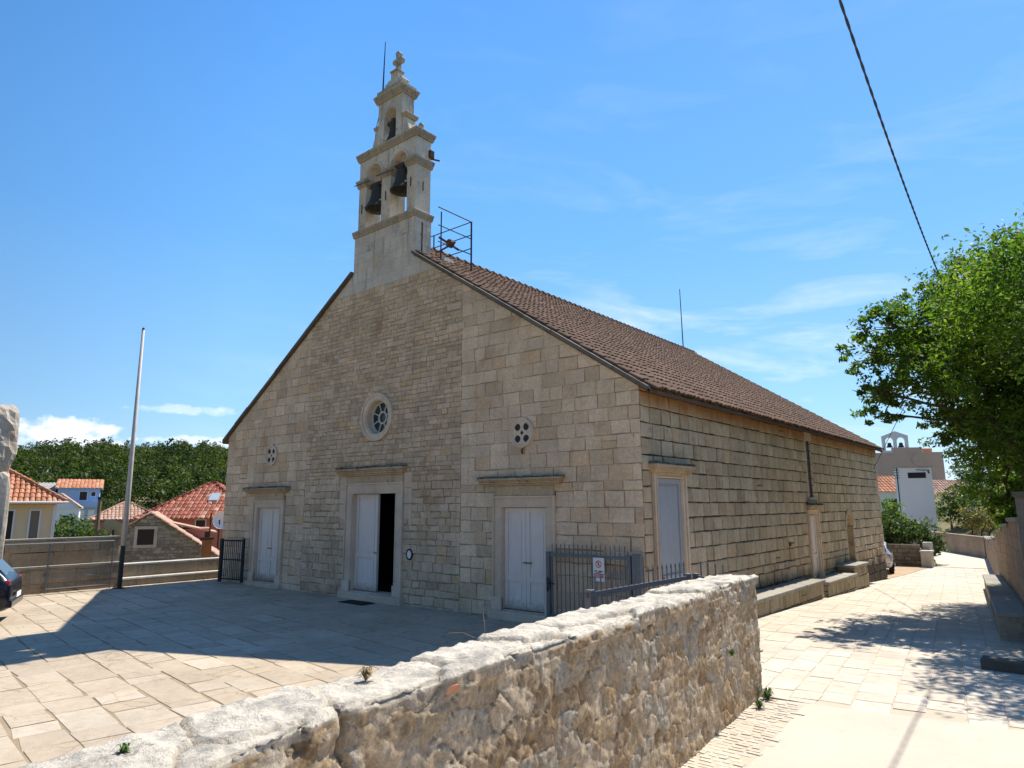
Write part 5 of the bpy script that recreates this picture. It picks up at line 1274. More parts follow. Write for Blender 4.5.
# far bend wall
A = (1.95, 39.0); B = (-2.4, 47.8); C_ = (-9, 53.6)
e = empty('boundary_wall', (*A, zs(39)), 0, 'low brown wall curving round the far bend of the street', 'wall')
mb = MB()
for P_, Q_, ha, hb in ((A, B, 1.28, 1.1), (B, C_, 1.1, 1.0)):
    p = Vector((*P_, 0)); q = Vector((*Q_, 0)); d = (q-p).normalized(); nn = Vector((-d.y, d.x, 0)); L = (q-p).length
    masonry(mb, 0, L, -.2, ha-.0, (.26, .3), (.4, .7), [], lambda u, z, dd: (p.x+d.x*u+nn.x*dd, p.y+d.y*u+nn.y*dd, z-.84), gap=.01, proud=(.003, .012))
    pp = [(p.x, p.y), (q.x, q.y), (q.x-nn.x*.35, q.y-nn.y*.35), (p.x-nn.x*.35, p.y-nn.y*.35)]
    mb.faces([(a, b, -1.1) for a, b in pp]+[(a, b, -.84+ha) for a, b in pp], [(4, 5, 6, 7), (1, 2, 6, 5), (2, 3, 7, 6), (3, 0, 4, 7)], 0)
mb.build('wall_face', [brown_wall, mortar_f], e)
# low dark wall with its end pillar left of the street
e = empty('garden_wall', (-3, 30, zs(30)), 0, 'low dark rough stone wall beyond the parked silver car with a pale end block', 'wall')
mb = MB()
pA = Vector((-8.0, 28.6, 0)); pB = Vector((-.1, 30.35, 0)); d = (pB-pA).normalized(); nn = Vector((d.y, -d.x, 0))
masonry(mb, 0, (pB-pA).length, -.3, 1.15, (.14, .24), (.2, .45), [], lambda u, z, dd: (pA.x+d.x*u+nn.x*dd, pA.y+d.y*u+nn.y*dd, z-.84), gap=.02, proud=(.01, .05), jit=.02)
pp = [(pA.x, pA.y), (pB.x, pB.y), (pB.x-nn.x*.5, pB.y-nn.y*.5), (pA.x-nn.x*.5, pA.y-nn.y*.5)]
mb.faces([(a, b, -1.1) for a, b in pp]+[(a, b, .31) for a, b in pp], [(4, 5, 6, 7), (1, 2, 6, 5), (2, 3, 7, 6), (3, 0, 4, 7)], 1)
mb.build('wall_face', [dark_rubble, mortar_s], e)
mb = MB(); mb.box(-.08, .42, 29.9, 30.75, -1, -.05, j=.02); mb.box(-.1, .46, 29.86, 30.8, -.049, .04, j=.01); mb.box(-.1, .3, 30.85, 31.5, -1, .42, j=.02)
bevel(mb.build('end_block', [cap_stone], e), .02, 2)

# overhead cable, two strands twisted together
e = empty('overhead_cable', (5.2, 0, 7.5), 0, 'dark twisted overhead cable running from the top of the photo into the big tree', 'cable')
def cab(t):   # t 0..1 from behind the camera to the far pole
    a, b = Vector((5.81, -14, 8.6)), Vector((4.41, 14, 8.6)); p = a.lerp(b, t); p.z -= 1.22*4*t*(1-t); return p
for ph in (0, math.pi):
    mb = MB(); pts = []
    for k in range(900):
        t = k/899; p = cab(t); a = ph+t*28/.55*2*math.pi; pts.append((p.x+.005*math.cos(a), p.y, p.z+.005*math.sin(a)))
    mb.tube(pts, .0105, 6); mb.build('strand', [cable_m], e, smooth=True)
mb = MB(); mb.tube([(4.6, 10.0, 8.0), (-.2, 20.9, 3.75)], .012, 5); tag(mb.build('service_cable', [cable_m]), 'thin dark cable sagging from the tree to the far corner of the church', 'cable')
mb = MB(); mb.tube([(-16.78, -3.1, 99), (-16.78, -3.1, 99.1)], .01, 4)

# ------------------------------------------------------------------ big tree
TB = [(2.75, 7.5, 6.5, 0.64), (3.25, 7.71, 7.35, 0.75), (3.44, 9.15, 7.56, 0.85), (4.28, 8.57, 7.34, 0.94), (4.8, 10.05, 8.49, 1.13), (5.33, 11.62, 9.27, 1.13), (6.05, 12.15, 9.56, 1.19), (6.94, 12.8, 9.91, 1.79), (2.87, 7.19, 5.47, 0.57), (2.96, 7.4, 4.83, 0.52), (3.46, 8.29, 5.63, 0.86), (4.13, 7.54, 5.58, 1.01), (4.16, 9.11, 4.57, 0.7), (4.59, 10.28, 6.77, 1.41), (4.62, 10.89, 4.26, 1.02), (4.84, 12.64, 3.18, 1.01), (5.4, 13.84, 5.67, 1.88), (5.21, 11.8, 2.45, 0.74), (6.6, 13.55, 5.52, 2.38), (6.26, 13.95, 2.59, 1.49), (4.87, 9.52, 5.36, 1.21), (5.59, 9.71, 7.07, 1.34), (6.62, 9.31, 6.81, 1.77), (3.41, 11.84, 7.22, 1.09), (7.69, 15.01, 8.74, 2.5), (8.11, 17.37, 5.81, 2.62), (5.4, 7.64, 3.99, 0.95), (2.99, 10.22, 7.0, 0.89), (5.15, 15.41, 9.34, 1.71), (8.5, 9.5, 7.5, 2.2), (9.5, 12, 6, 2.4), (7.5, 7.0, 6.2, 1.5)]
e = empty('broadleaf_tree', (6.5, 11, 1), 0, 'big broadleaf tree with a wide leafy crown overhanging the right side of the street', 'tree')
V = leaf_cloud([(a, b, c-.35*max(0, c-8.4), d) for a, b, c, d in TB]+[(6.8, 12.8, 4.0, 1.6), (5.6, 12.2, 3.9, 1.2), (6.2, 10.5, 4.6, 1.4), (7.2, 9.5, 4.4, 1.4), (5.6, 5.8, 6.5, 1.2), (6.5, 4.6, 6.9, 1.5), (5.0, 6.4, 5.7, .9), (7.2, 3.4, 5.8, 1.3), (6.0, 6.8, 6.9, 1.2)], 150000, .068, 5, flat=.85, hollow=.35, sub=44, subr=.34)
mesh_quads('crown', V, leaf_tree, e)
mb = MB()
T0 = Vector((6.5, 11, -.2)); fork = Vector((6.3, 10.9, 2.6))
mb.tube([T0, (6.55, 11, .8), (6.4, 10.95, 1.8), fork], [.36, .28, .25, .23], 12)
r5 = random.Random(3)
main = [(4.8, 9.4, 6.2), (6.0, 11.5, 7.6), (7.4, 12.5, 7.5), (4.9, 12.5, 5.2), (7.8, 9.8, 6.2), (5.4, 14, 6.5), (5.3, 8.6, 4.6)]
ends = []
for p in main:
    p = Vector(p); md_ = fork.lerp(p, .5)+Vector((r5.uniform(-.3, .3), r5.uniform(-.3, .3), -.25)); mb.tube([fork, fork.lerp(md_, .5)+Vector((0, 0, .05)), md_, md_.lerp(p, .5)+Vector((.08, -.1, .1)), p], [.17, .14, .11, .085, .06], 8); ends += [md_, p, md_.lerp(p, .5)]
for b in TB:
    c = Vector(b[:3]); s = min(ends, key=lambda q: (q-c).length); md_ = s.lerp(c, .5)+Vector((r5.uniform(-.2, .2), r5.uniform(-.2, .2), r5.uniform(-.2, .1)))
    mb.tube([s, md_, c], [.05, .035, .02], 6)
    for k in range(5):
        dd = Vector((r5.gauss(0, 1), r5.gauss(0, 1), r5.gauss(0, .7))).normalized()*b[3]*.85; mb.tube([md_.lerp(c, r5.random()), c+dd*.5+Vector((0, 0, -.08)), c+dd], [.022, .014, .006], 5)
mb.build('trunk', [bark], e)

# ------------------------------------------------------------------ bushes / trees
def bush(name, blobs, n, size, mat, label, cat='bush', grp=None, seed=1, trunk=None, base=None, flat=.85):
    c = blobs[0]; bz = base if base is not None else terr(c[0], c[1])
    e = empty(name, (c[0], c[1], bz), 0, label, cat, grp)
    mesh_quads('crown' if cat == 'tree' else 'foliage', leaf_cloud(blobs, n, size, seed, flat=flat, hollow=.35, sub=16, subr=.4), mat, e)
    mb = MB(); r_ = random.Random(seed)
    for b in blobs:
        x0, y0 = c[0]+(b[0]-c[0])*.3, c[1]+(b[1]-c[1])*.3
        mb.tube([(x0, y0, bz-.1), (x0+(b[0]-x0)*.4, y0+(b[1]-y0)*.4, bz+(b[2]-bz)*.6), (b[0], b[1], b[2])], [.05*b[3]+.02, .035*b[3]+.015, .012], 6)
    mb.build('trunk' if cat == 'tree' else 'stems', [bark], e)
    return e
bush('shrub', [(-.3, 33, .7, .9), (-1.6, 33.4, .9, 1.0), (.1, 32.6, .1, .7), (-2.8, 33.2, .6, 1.)], 5200, .10, leaf_bush, 'dense green shrub spilling over the low dark garden wall', seed=2)
bush('shrub', [(-2.6, 36, 1.9, .9), (-2.0, 36.4, 1.1, .8), (-3.6, 36.2, 1.4, 1.)], 3000, .10, leaf_bright, 'bright green shrub against the left edge of the white tower', seed=3)
bush('shrub', [(-2.2, 60, 2.2, 1.6), (-1.0, 60.5, 2.6, 1.5), (-.2, 60, 1.6, 1.4)], 3600, .15, leaf_bush, 'round dark green shrub just right of the white tower', seed=4)
bush('shrub', [(.6, 57, 2.6, 1.6), (2.2, 57.6, 2.4, 1.8), (3.4, 56, 2.4, 1.6)], 4200, .14, leaf_bush, 'blue-green shrub on the bank beyond the bend', seed=5)
bush('shrub', [(.3, 50, 1.4, 1.1), (1.4, 49.6, 1.2, 1.2), (2.4, 48.6, 1.3, 1.0)], 3400, .10, leaf_dry, 'dry yellowish bush behind the curved brown wall', seed=6)
bush('shrub', [(3.4, 46, 2.0, 1.1), (4.3, 45, 2.2, 1.3), (3.2, 44, 1.3, .9)], 3600, .10, leaf_bright, 'light green bush behind the curved wall nearer the big tree', seed=7)
bush('shrub', [(4.1, 38, 1.6, 1.0), (4.9, 36, 2.0, 1.2), (4.5, 33, 1.7, .9)], 3600, .09, leaf_bush, 'green bush hanging over the far end of the right-hand wall', seed=8)
bush('background_tree', [(6.5, 30, 4.5, 2.4), (8, 28, 5.5, 2.6), (5.6, 26, 3.6, 1.6), (9, 32, 5, 2.6)], 14000, .13, leaf_tree, 'dark leafy tree standing behind the big tree on the right', cat='tree', seed=9)
bush('shrub', [(5.0, 22, 2.0, .8), (5.6, 20.5, 2.3, .9), (5.1, 24, 2.1, .8)], 4000, .08, leaf_tree, 'leafy bush hanging over the middle of the right-hand wall', seed=19)

# olive-ish / garden trees at the foot of the hill on the left
for i, (x, y, h, r_, mt, lab) in enumerate([(-60, 9.5, -.3, 2.0, leaf_bush, 'grey-green garden tree in front of the white cottage'), (-58, 12.5, -.8, 2.0, leaf_bush, 'rounded garden tree between the white cottage and the wooden post'), (-88, 24, .6, 2.3, leaf_bright, 'light green tree below the blue house'), (-84, 28, .8, 2.2, leaf_bush, 'green tree just right of the blue house'), (-80, 15.5, -.2, 2.0, leaf_bush, 'low dark garden tree below the white cottage')]):
    bush('garden_tree', [(x, y, h, r_), (x+1.5, y+1.2, h-.4, r_*.8), (x-1.4, y-1, h-.3, r_*.8)], 2600, .2, mt, lab, cat='tree', grp='garden trees below the hill', seed=30+i)

# ------------------------------------------------------------------ pine wood on the hill: one mass
r = np.random.RandomState(12); protos = []
for k in range(5):
    bl = []
    for j in range(7):
        a = r.rand()*6.28; q = r.rand()**.5*2.3; bl.append((q*math.cos(a), q*math.sin(a), 4.6+1.9*r.rand()*(1-q/3.2), 1.0+.6*r.rand()))
    bl.append((0, 0, 6.2, 1.3))
    protos.append(leaf_cloud(bl, 560, .24, 40+k, flat=.7, hollow=.5, sub=9, subr=.42))
Vs = []
cnt = 0
for k in range(26000):
    ang = R(r.uniform(40, 112)); rad = r.uniform(112, 400)
    if r.rand() > (1.0 if R(52) < ang < R(86) else .3): continue
    x = 6-rad*math.sin(ang); y = -12+rad*math.cos(ang)
    if rad < 150 and r.rand() < .35: continue
    if rad > 345 and r.rand() < .55: continue
    if -115 < x < -70 and y < 36 and rad < 128: continue
    p = protos[r.randint(5)]; a = r.rand()*6.28; s = .6+.95*r.rand()**1.6; ca, sa = math.cos(a)*s, math.sin(a)*s
    M3 = np.array([[ca, -sa, 0], [sa, ca, 0], [0, 0, s*(.85+.35*r.rand())]])
    Vs.append(p @ M3.T+np.array([x, y, terr(x, y)])); cnt += 1
    if cnt >= 2300: break
o = mesh_quads('pine_wood', np.concatenate(Vs), leaf_pine)
tag(o, 'dense green pine wood covering the far hillside behind the houses', 'wood', kind='stuff')

# ------------------------------------------------------------------ houses
def obox(mbx, o, ux, uy, x0, x1, y0, y1, z0, z1, mi=0):
    P = lambda a, b, c: (o[0]+ux[0]*a+uy[0]*b, o[1]+ux[1]*a+uy[1]*b, c)
    vs = [P(a, b, c) for c in (z0, z1) for a, b in ((x0, y0), (x1, y0), (x1, y1), (x0, y1))]
    mbx.faces(vs, [(0, 3, 2, 1), (4, 5, 6, 7), (0, 1, 5, 4), (1, 2, 6, 5), (2, 3, 7, 6), (3, 0, 4, 7)], mi)
class House:
    """front face lies along local x at local y=0 (facing -y); depth goes to +y"""
    def __init__(s, name, loc, rz, w, d, z0, z1, wall, label, grp=None):
        s.e = empty(name, (loc[0], loc[1], z0), rz, label, 'house', grp); s.w, s.d, s.h = w, d, z1-z0
        s.wm = wall
    def walls(s, gable=None, mb=None):
        mb = MB(); mb.box(0, s.w, 0, s.d, 0, s.h)
        if gable == 'front':      # ridge along depth
            for y in (0, s.d): mb.poly([(0, y, s.h), (s.w, y, s.h), (s.w/2, y, s.h+s.rise)][::(1 if y == 0 else -1)])
        if gable == 'side':
            for x in (0, s.w): mb.poly([(x, 0, s.h), (x, s.d, s.h), (x, s.d/2, s.h+s.rise)])
        s.wo = mb.build('wall', [s.wm], s.e, local=True); return s.wo
    def roof(s, kind, rise, mat, over=.35, tw=.24, tl=.42, bed=None, th=.07):
        s.rise = rise; mb = MB(); w, d, h = s.w, s.d, s.h; o = over; bed = bed or mat
        def plane(a, b, c, dd):   # a,b eave; c,dd ridge (c above b)
            mb.poly([a, b, c, dd] if c != dd else [a, b, c], 1)
            A, B = Vector(a), Vector(b); C, D = Vector(c), Vector(dd); au = (B-A).normalized(); lu = (B-A).length
            v = D-A; av = v-au*v.dot(au); lv = av.length; sd_ = v.dot(au); sc = (C-A).dot(au)
            tr = lambda u, vv: (sd_*vv/lv-.02 <= u <= lu+(sc-lu)*vv/lv+.02)
            tiled(mb, a, au, av, lu, lv, tw, tl, th, 0, 4, trim=tr)
        z = h-rise*o/(d/2 if kind != 'front' else w/2)
        if kind == 'side':      # ridge along x
            plane((-o, -o, z), (w+o, -o, z), (w+o, d/2, h+rise), (-o, d/2, h+rise)); plane((w+o, d+o, z), (-o, d+o, z), (-o, d/2, h+rise), (w+o, d/2, h+rise))
        elif kind == 'front':
            plane((w+o, -o, z), (w+o, d+o, z), (w/2, d+o, h+rise), (w/2, -o, h+rise)); plane((-o, d+o, z), (-o, -o, z), (w/2, -o, h+rise), (w/2, d+o, h+rise))
        elif kind == 'hip':
            q = min(w, d)/2
            if w >= d: r0, r1 = (q, d/2, h+rise), (w-q, d/2, h+rise)
            else: r0, r1 = (w/2, q, h+rise), (w/2, d-q, h+rise)
            if w >= d:
                plane((-o, -o, z), (w+o, -o, z), r1, r0); plane((w+o, d+o, z), (-o, d+o, z), r0, r1); plane((w+o, -o, z), (w+o, d+o, z), r1, r1); plane((-o, d+o, z), (-o, -o, z), r0, r0)
            else:
                plane((w+o, -o, z), (w+o, d+o, z), r1, r0); plane((-o, d+o, z), (-o, -o, z), r0, r1); plane((-o, -o, z), (w+o, -o, z), r0, r0); plane((w+o, d+o, z), (-o, d+o, z), r1, r1)
            # hip and ridge cover tiles
            hips = [((-o, -o, z), r0), ((w+o, -o, z), r1 if w >= d else r0), ((w+o, d+o, z), r1), ((-o, d+o, z), r0 if w >= d else r1), (r0, r1)]
            for a, b in hips:
                a, b = Vector(a), Vector(b); n = max(1, int((b-a).length/.4))
                for k in range(n): mb.tube([a.lerp(b, k/n)+Vector((0, 0, .08)), a.lerp(b, (k+1.1)/n)+Vector((0, 0, .06))], [.13, .10], 6)
        mb.box(-o+.02, w+o-.02, -o+.02, d+o-.02, z-.09, z-.005, 2)
        s.ro = mb.build('roof', [mat, bed, s.wm], s.e, local=True); return s.ro
    def window(s, x0, x1, z0, z1, mat, frame=None, face='front', fw_=.08, name='window'):
        if face == 'front': f = lambda u, z, q: (u, -q, z)
        elif face == 'right': f = lambda u, z, q: (s.w+q, u, z)
        mb = MB()
        for a, b, c, e in ((x0-fw_, x0, z0-fw_, z1+fw_), (x1, x1+fw_, z0-fw_, z1+fw_), (x0, x1, z1, z1+fw_), (x0, x1, z0-fw_, z0)): mb.prism([(a, c), (b, c), (b, e), (a, e)], .0, .05, f)
        o = mb.build(name, [frame or white_paint], s.e, local=True, recalc=True)
        mb = MB(); mb.prism([(x0, z0), (x1, z0), (x1, z1), (x0, z1)], .005, .03, f)
        n = max(2, int((z1-z0)/.12))
        for k in range(n): mb.prism([(x0+.04, z0+(z1-z0)*(k+.15)/n), (x1-.04, z0+(z1-z0)*(k+.15)/n), (x1-.04, z0+(z1-z0)*(k+.8)/n), (x0+.04, z0+(z1-z0)*(k+.8)/n)], .031, .042, f)
        mb.build('shutter', [mat], o, local=True, recalc=True)
        return o
def ang2(a, b): return math.atan2(b[1]-a[1], b[0]-a[0])

# cream house behind the parapet (left); its front faces the square
A = (-37.35, -9.5); Bp = (-34.7, .3)
H = House('cream_house', A, ang2(A, Bp), math.dist(A, Bp), 7.5, -3.6, 3.0, cream_wall, 'cream rendered house with orange hipped roof and two tall shuttered windows behind the parapet')
H.walls(); H.roof('hip', 2.35, tile_orange, .4, bed=tile_orange)
L_ = H.w
H.window(L_-2.3, L_-1.78, 4.3, 5.93, shutter_dark); H.window(L_-1.05, L_-.68, 4.3, 5.93, shutter_brown)
mb = MB(); mb.box(-.02, L_+.02, -.03, .0, 6.25, 6.59); mb.build('eaves_shade_band', [eaves_shade_brown], H.e, local=True)  # brown strip paints the eaves' shade onto the top of the wall
mb = MB(); mb.box(L_-.12, L_+.03, -.04, .0, 0, 6.24); mb.build('corner_pilaster', [white_paint], H.e, local=True)
mb = MB(); mb.tube([(-.5, -.47, 6.35), (L_+.5, -.47, 6.35)], .06, 8); mb.build('gutter', [white_paint], H.e, local=True)

# stone house with gable, small dark shuttered window
A = (-29.2, -.9); Bp = (-26.3, 5.35)
H = House('stone_house', A, ang2(A, Bp), math.dist(A, Bp), 6.5, -3.6, -.15, house_stone, 'rubble stone house with its gable and small dark shuttered window above the low parapet')
H.rise = 2.35
mb = MB(); Lh = H.w; hz = H.h
fg = lambda u, z, d: (u, -d, z)
gcl = [lambda p: hz+H.rise*(p[0]/(Lh/2))-p[1], lambda p: hz+H.rise*((Lh-p[0])/(Lh/2))-p[1]]
masonry(mb, 0, Lh, 1.5, hz+H.rise, (.10, .19), (.13, .34), [hole_rect(Lh/2-.62, Lh/2+.32, 4.2, 5.15)], fg, clips=gcl, gap=.022, proud=(.008, .035), jit=.022)
mb.box(0, Lh, .06, 6.5, 0, hz, 1); mb.poly([(0, .06, hz), (Lh, .06, hz), (Lh/2, .06, hz+H.rise)], 1); mb.poly([(0, 6.5, hz), (Lh/2, 6.5, hz+H.rise), (Lh, 6.5, hz)], 1)
mb.build('wall', [house_stone, mortar_f], H.e, local=True)
H.roof('front', H.rise, tile_pink, .15)
H.window(Lh/2-.5, Lh/2+.2, 4.32, 5.05, shutter_dark, frame=door_stone, fw_=.14)
# dormer-like rear roof and clay chimney pipe
mb = MB(); mb.box(Lh*.62, Lh*.9, 3.2, 6.0, hz-.2, hz+1.5); mb.build('roof_room', [pink_wall], H.e, local=True)
mb = MB(); mb.faces([(Lh*.56, 3.0, hz+1.95), (Lh*.56, 6.3, hz+1.95), (Lh*.95, 6.3, hz+1.3), (Lh*.95, 3.0, hz+1.3), (Lh*.56, 3.0, hz+1.87), (Lh*.56, 6.3, hz+1.87), (Lh*.95, 6.3, hz+1.22), (Lh*.95, 3.0, hz+1.22)], [(0, 3, 2, 1), (4, 5, 6, 7), (0, 1, 5, 4), (3, 7, 6, 2), (0, 4, 7, 3), (1, 2, 6, 5)]); mb.build('roof_room_roof', [tile_pink], H.e, local=True)
e = empty('chimney_pipe', (-22.5, 2.45, -3.6), 0, 'orange clay chimney stack rising beside the stone house, right of its gable', 'chimney')
mb = MB(); mb.box(-22.65, -22.35, 2.3, 2.6, -3.6, 1.1, j=.01); mb.build('stack', [brick_red], e)
mb = MB(); mb.box(-22.7, -22.3, 2.25, 2.65, 1.1, 1.2); mb.tube([(-22.5, 2.45, 1.2), (-22.5, 2.45, 1.45)], .12, 10); mb.tube([(-22.42, 2.5, 1.2), (-22.4, 2.5, 2.25)], .035, 8); mb.build('cap', [rust], e)
# red house with tiled hip roof and skylight
A = (-57.1, 13.7); Bp = (-50.8, 20.1)
H = House('red_house', A, ang2(A, Bp), math.dist(A, Bp), 8.5, -3.6, 1.8, red_wall, 'red rendered house with steep barrel-tiled hipped roof and a skylight left of the church')
H.walls(); H.roof('hip', 2.9, tile_red, .5, tw=.42, tl=.55, bed=door_stone, th=.09)
mb = MB(); nz = 2.9/(8.5/2); 
yk = 2.1; zk = H.h+yk*nz+.2
mb.faces([(4.95, yk-.5, zk-.5*nz), (5.75, yk-.5, zk-.5*nz), (5.75, yk+.45, zk+.45*nz), (4.95, yk+.45, zk+.45*nz), (4.95, yk-.5, zk-.5*nz-.2), (5.75, yk-.5, zk-.5*nz-.2), (5.75, yk+.45, zk+.45*nz-.2), (4.95, yk+.45, zk+.45*nz-.2)], [(0, 1, 2, 3), (0, 4, 5, 1), (1, 5, 6, 2), (2, 6, 7, 3), (3, 7, 4, 0)])
mb.build('skylight', [plain('skylight_glass', (.45, .5, .55), .12, .7, bmp=0)], H.e, local=True)
H.window(4.6, 5.4, 3.9, 4.9, shutter_dark)
# pink low house
A = (-83.4, 18.6); Bp = (-81.0, 25.4)
H = House('pink_house', A, ang2(A, Bp), math.dist(A, Bp), 7, -2.5, 1.2, pink_wall, 'long low dull-pink house with faded tiled roof behind the flagpole')
H.walls(); H.roof('hip', 1.9, tile_pink, .4, tw=.4, tl=.6, bed=tile_pink)
# small grey-roofed shed wall next to it
A = (-74.5, 23); Bp = (-69.5, 27)
H = House('grey_outhouse', A, ang2(A, Bp), math.dist(A, Bp), 4, -3, .6, plain('grey_render', (.33, .36, .42), .9, .1), 'small grey-blue gabled outhouse between the pink house and the stone gable')
H.rise = 1.6; H.walls('front'); H.roof('front', 1.6, tile_pink, .2, tw=.4, tl=.6)
# blue house
A = (-109.2, 22.6); Bp = (-107.4, 27.6)
H = House('blue_house', A, ang2(A, Bp), math.dist(A, Bp), 8, -1.5, 5.4, blue_wall, 'two-storey pale blue house with orange tiled roof and balcony at the edge of the wood')
H.rise = 1.3; H.walls(); H.roof('side', 1.3, tile_orange, .4, tw=.5, tl=.7, bed=tile_orange)
Lh = H.w
H.window(Lh*.52, Lh*.70, 5.0, 6.25, shutter_dark); H.window(Lh*.80, Lh*.90, 5.6, 6.2, shutter_dark); H.window(Lh*.50, Lh*.66, 2.2, 3.5, white_paint); H.window(Lh*.78, Lh*.90, 2.3, 3.5, white_paint)
mb = MB(); mb.box(Lh*.3, Lh+.1, -1.1, 0, 4.0, 4.15); mb.box(Lh*.3, Lh+.1, -1.1, -1.02, 4.15, 4.75); mb.build('balcony', [blue_wall], H.e, local=True)
# white cottage in front of it
A = (-97.9, 17.3); Bp = (-96.4, 21.5)
H = House('white_cottage', A, ang2(A, Bp), math.dist(A, Bp), 6, -2, 2.6, white_wall, 'small white cottage with one dark window just below the blue house')
H.rise = 1.7; H.walls('front'); H.roof('front', 1.7, tile_pink, .3, tw=.5, tl=.7)
H.window(H.w*.55, H.w*.75, 1.6, 3.4, shutter_dark)
# grey-roofed house at its left
A = (-117, 16.5); Bp = (-111.6, 22.3)
H = House('grey_roofed_house', A, ang2(A, Bp), math.dist(A, Bp), 8, -1.5, 4.7, blue_wall, 'pale house with flat-looking light grey roof left of the blue house')
H.walls(); H.roof('side', 1.5, grey_roof, .4, tw=.5, tl=.7, bed=grey_roof); H.window(H.w*.72, H.w*.88, 4.5, 5.8, shutter_dark)
mb = MB(); mb.box(H.w*.3, H.w*.4, 3, 3.8, H.h+.8, H.h+2.2); mb.build('chimney', [brick_red], H.e, local=True)
# utility post, dish, little white board, stone hut beyond the parapet
e = empty('wooden_post', (-27.0, -.35, -3.6), 0, 'weathered wooden post standing behind the tall parapet', 'post')
mb = MB(); mb.tube([(-27.0, -.35, -3.6), (-26.95, -.35, 2.85)], [.11, .08], 8); mb.build('shaft', [wood], e); mb = MB(); mb.tube([(-26.95, -.35, 2.83), (-26.95, -.35, 2.95)], .10, 8); mb.build('cap', [dark_iron], e)
e = empty('satellite_dish', (-26.5, .15, 1.0), 0, 'grey satellite dish on a stone stump behind the parapet, right of the wooden post', 'satellite dish')
mb = MB(); c = Vector((-26.5, .15, 1.5)); ax = Vector((-.35, .55, .6)).normalized(); ux = ax.cross(Vector((0, 0, 1))).normalized(); uy = ux.cross(ax)
pr = [(.0, 0), (.2, .02), (.4, .07), (.52, .13)]; n = 20; b0 = len(mb.v)
for rr_, hh in pr:
    for k in range(n): a = 2*math.pi*k/n; mb.v.append(tuple(c+ux*rr_*math.cos(a)+uy*rr_*math.sin(a)+ax*hh))
for i in range(3):
    for k in range(n): k2 = (k+1) % n; mb.f.append((b0+i*n+k, b0+i*n+k2, b0+(i+1)*n+k2, b0+(i+1)*n+k)); mb.m.append(0)
mb.build('reflector', [dish_m], e); mb = MB(); mb.tube([c, c+ax*.45], .02, 6); mb.tube([c, (-26.5, .15, .6)], .04, 8); mb.build('arm', [dark_iron], e)
e = empty('stone_stump', (-26.5, .2, -3.6), 0, 'rough stone stump under the satellite dish', 'stone')
mb = MB(); rock(mb, (-26.5, .2, -1.4), .42, .4, 2.15, 5, 24, .12, 5.); mb.build('block', [house_stone], e)
mb = MB(); mb.box(-62.6, -61.8, 10.2, 10.25, .55, 1.5); mb.tube([(-62.2, 10.3, -3.6), (-62.2, 10.3, .6)], .05, 6); tag(mb.build('white_board', [white_paint]), 'small blank white board in the gardens beyond the parapet', 'board')
# satellite dish, white, on the red house side
e = empty('satellite_dish', (-33.0, 8.6, .5), 0, 'white satellite dish close to the church corner, in front of the red house', 'satellite dish')
mb = MB(); mb.lathe([(0, 0), (.25, .03), (.42, .1), (.5, .16)], (-32.9, 8.3, 1.7), 18, axis='x'); mb.build('reflector', [white_paint], e); mb = MB(); mb.tube([(-32.9, 8.3, -3.6), (-32.9, 8.3, 1.7)], .05, 6); mb.build('mast', [dark_iron], e)

# ------------------------------------------------------------------ far right: tower, church, houses
A = (-5.1, 55.25); Bp = (-2.75, 56.7)
H = House('transformer_tower', A, ang2(A, Bp)-R(14), 2.5, 2.6, -.9, 5.55, white_wall, 'plain white square tower with a dark vent near its top beyond the street'); H.e['category'] = 'tower'
mb = MB(); mb.box(0, H.w, 0, H.d, 0, H.h); mb.build('wall', [white_wall], H.e, local=True)
mb = MB(); mb.box(-.1, H.w+.1, -.1, H.d+.1, H.h, H.h+.12); mb.build('roof', [corn_stone], H.e, local=True)
mb = MB()
for k in range(6): mb.box(.72, 2.0, -.05, .0, H.h-.85+k*.07, H.h-.80+k*.07)
mb.box(.68, 2.04, -.03, .0, H.h-.9, H.h-.42); mb.build('vent', [dark_iron], H.e, local=True)
mb = MB(); mb.bar((1.3, -.3, H.h-.2), (2.3, -.3, H.h-.25), .07); mb.tube([(2.2, -.3, H.h-.25), (2.2, -.5, H.h-.5)], .07, 8); mb.tube([(-.12, .1, 0), (-.12, .1, H.h)], .05, 6)
for k in range(4): mb.tube([(-.35, -.1, H.h-.2-k*.22), (0, -.1, H.h-.2-k*.22)], .03, 6)
mb.build('insulators', [dark_iron], H.e, local=True)
# far church with bell wall, reddish
o0 = (-26.5, 154.7)
H = House('far_church', o0, R(33)-R(4), 13.5, 14, 1.0, 13.2, plain('far_church_stone', (.66, .47, .38), .9, .1, var=.18, sc=.4), 'distant reddish-brown church with a white two-bell gable on its roof'); H.e['category'] = 'church'
H.rise = 2.0; H.walls()
mb = MB(); mb.box(3.5, 9.5, 0.02, 1.0, 12.2, 13.6); mb.box(-.1, 13.6, -.1, .3, 12.2, 12.5); mb.build('parapet', [H.wm], H.e, local=True)
mb = MB(); fh = lambda u, v, q: (u, q, v)
z0 = 13.6
x = 1.7
for k in range(3): mb.box(x+k*2.35, x+k*2.35+.55, .2, .9, z0-1.4, z0+1.4)
mb.box(x-.3, x+5.5, .1, 1.0, z0-1.4, z0-.6)
for k in range(2):
    mb.prism([(a_, b_) for a_, b_ in archpoly(x+.55+k*2.35, x+2.35+k*2.35, z0+1.4, z0+2.6, x+k*2.35+(.0 if k == 0 else .29), x+2.35+k*2.35+(.28 if k == 0 else .55))], .2, .9, fh)
mb.prism([(x-.2, z0+2.6), (x+5.4, z0+2.6), (x+2.65, z0+3.7)], .2, .9, fh)
bw = mb.build('bell_wall', [white_wall], H.e, local=True, recalc=True)
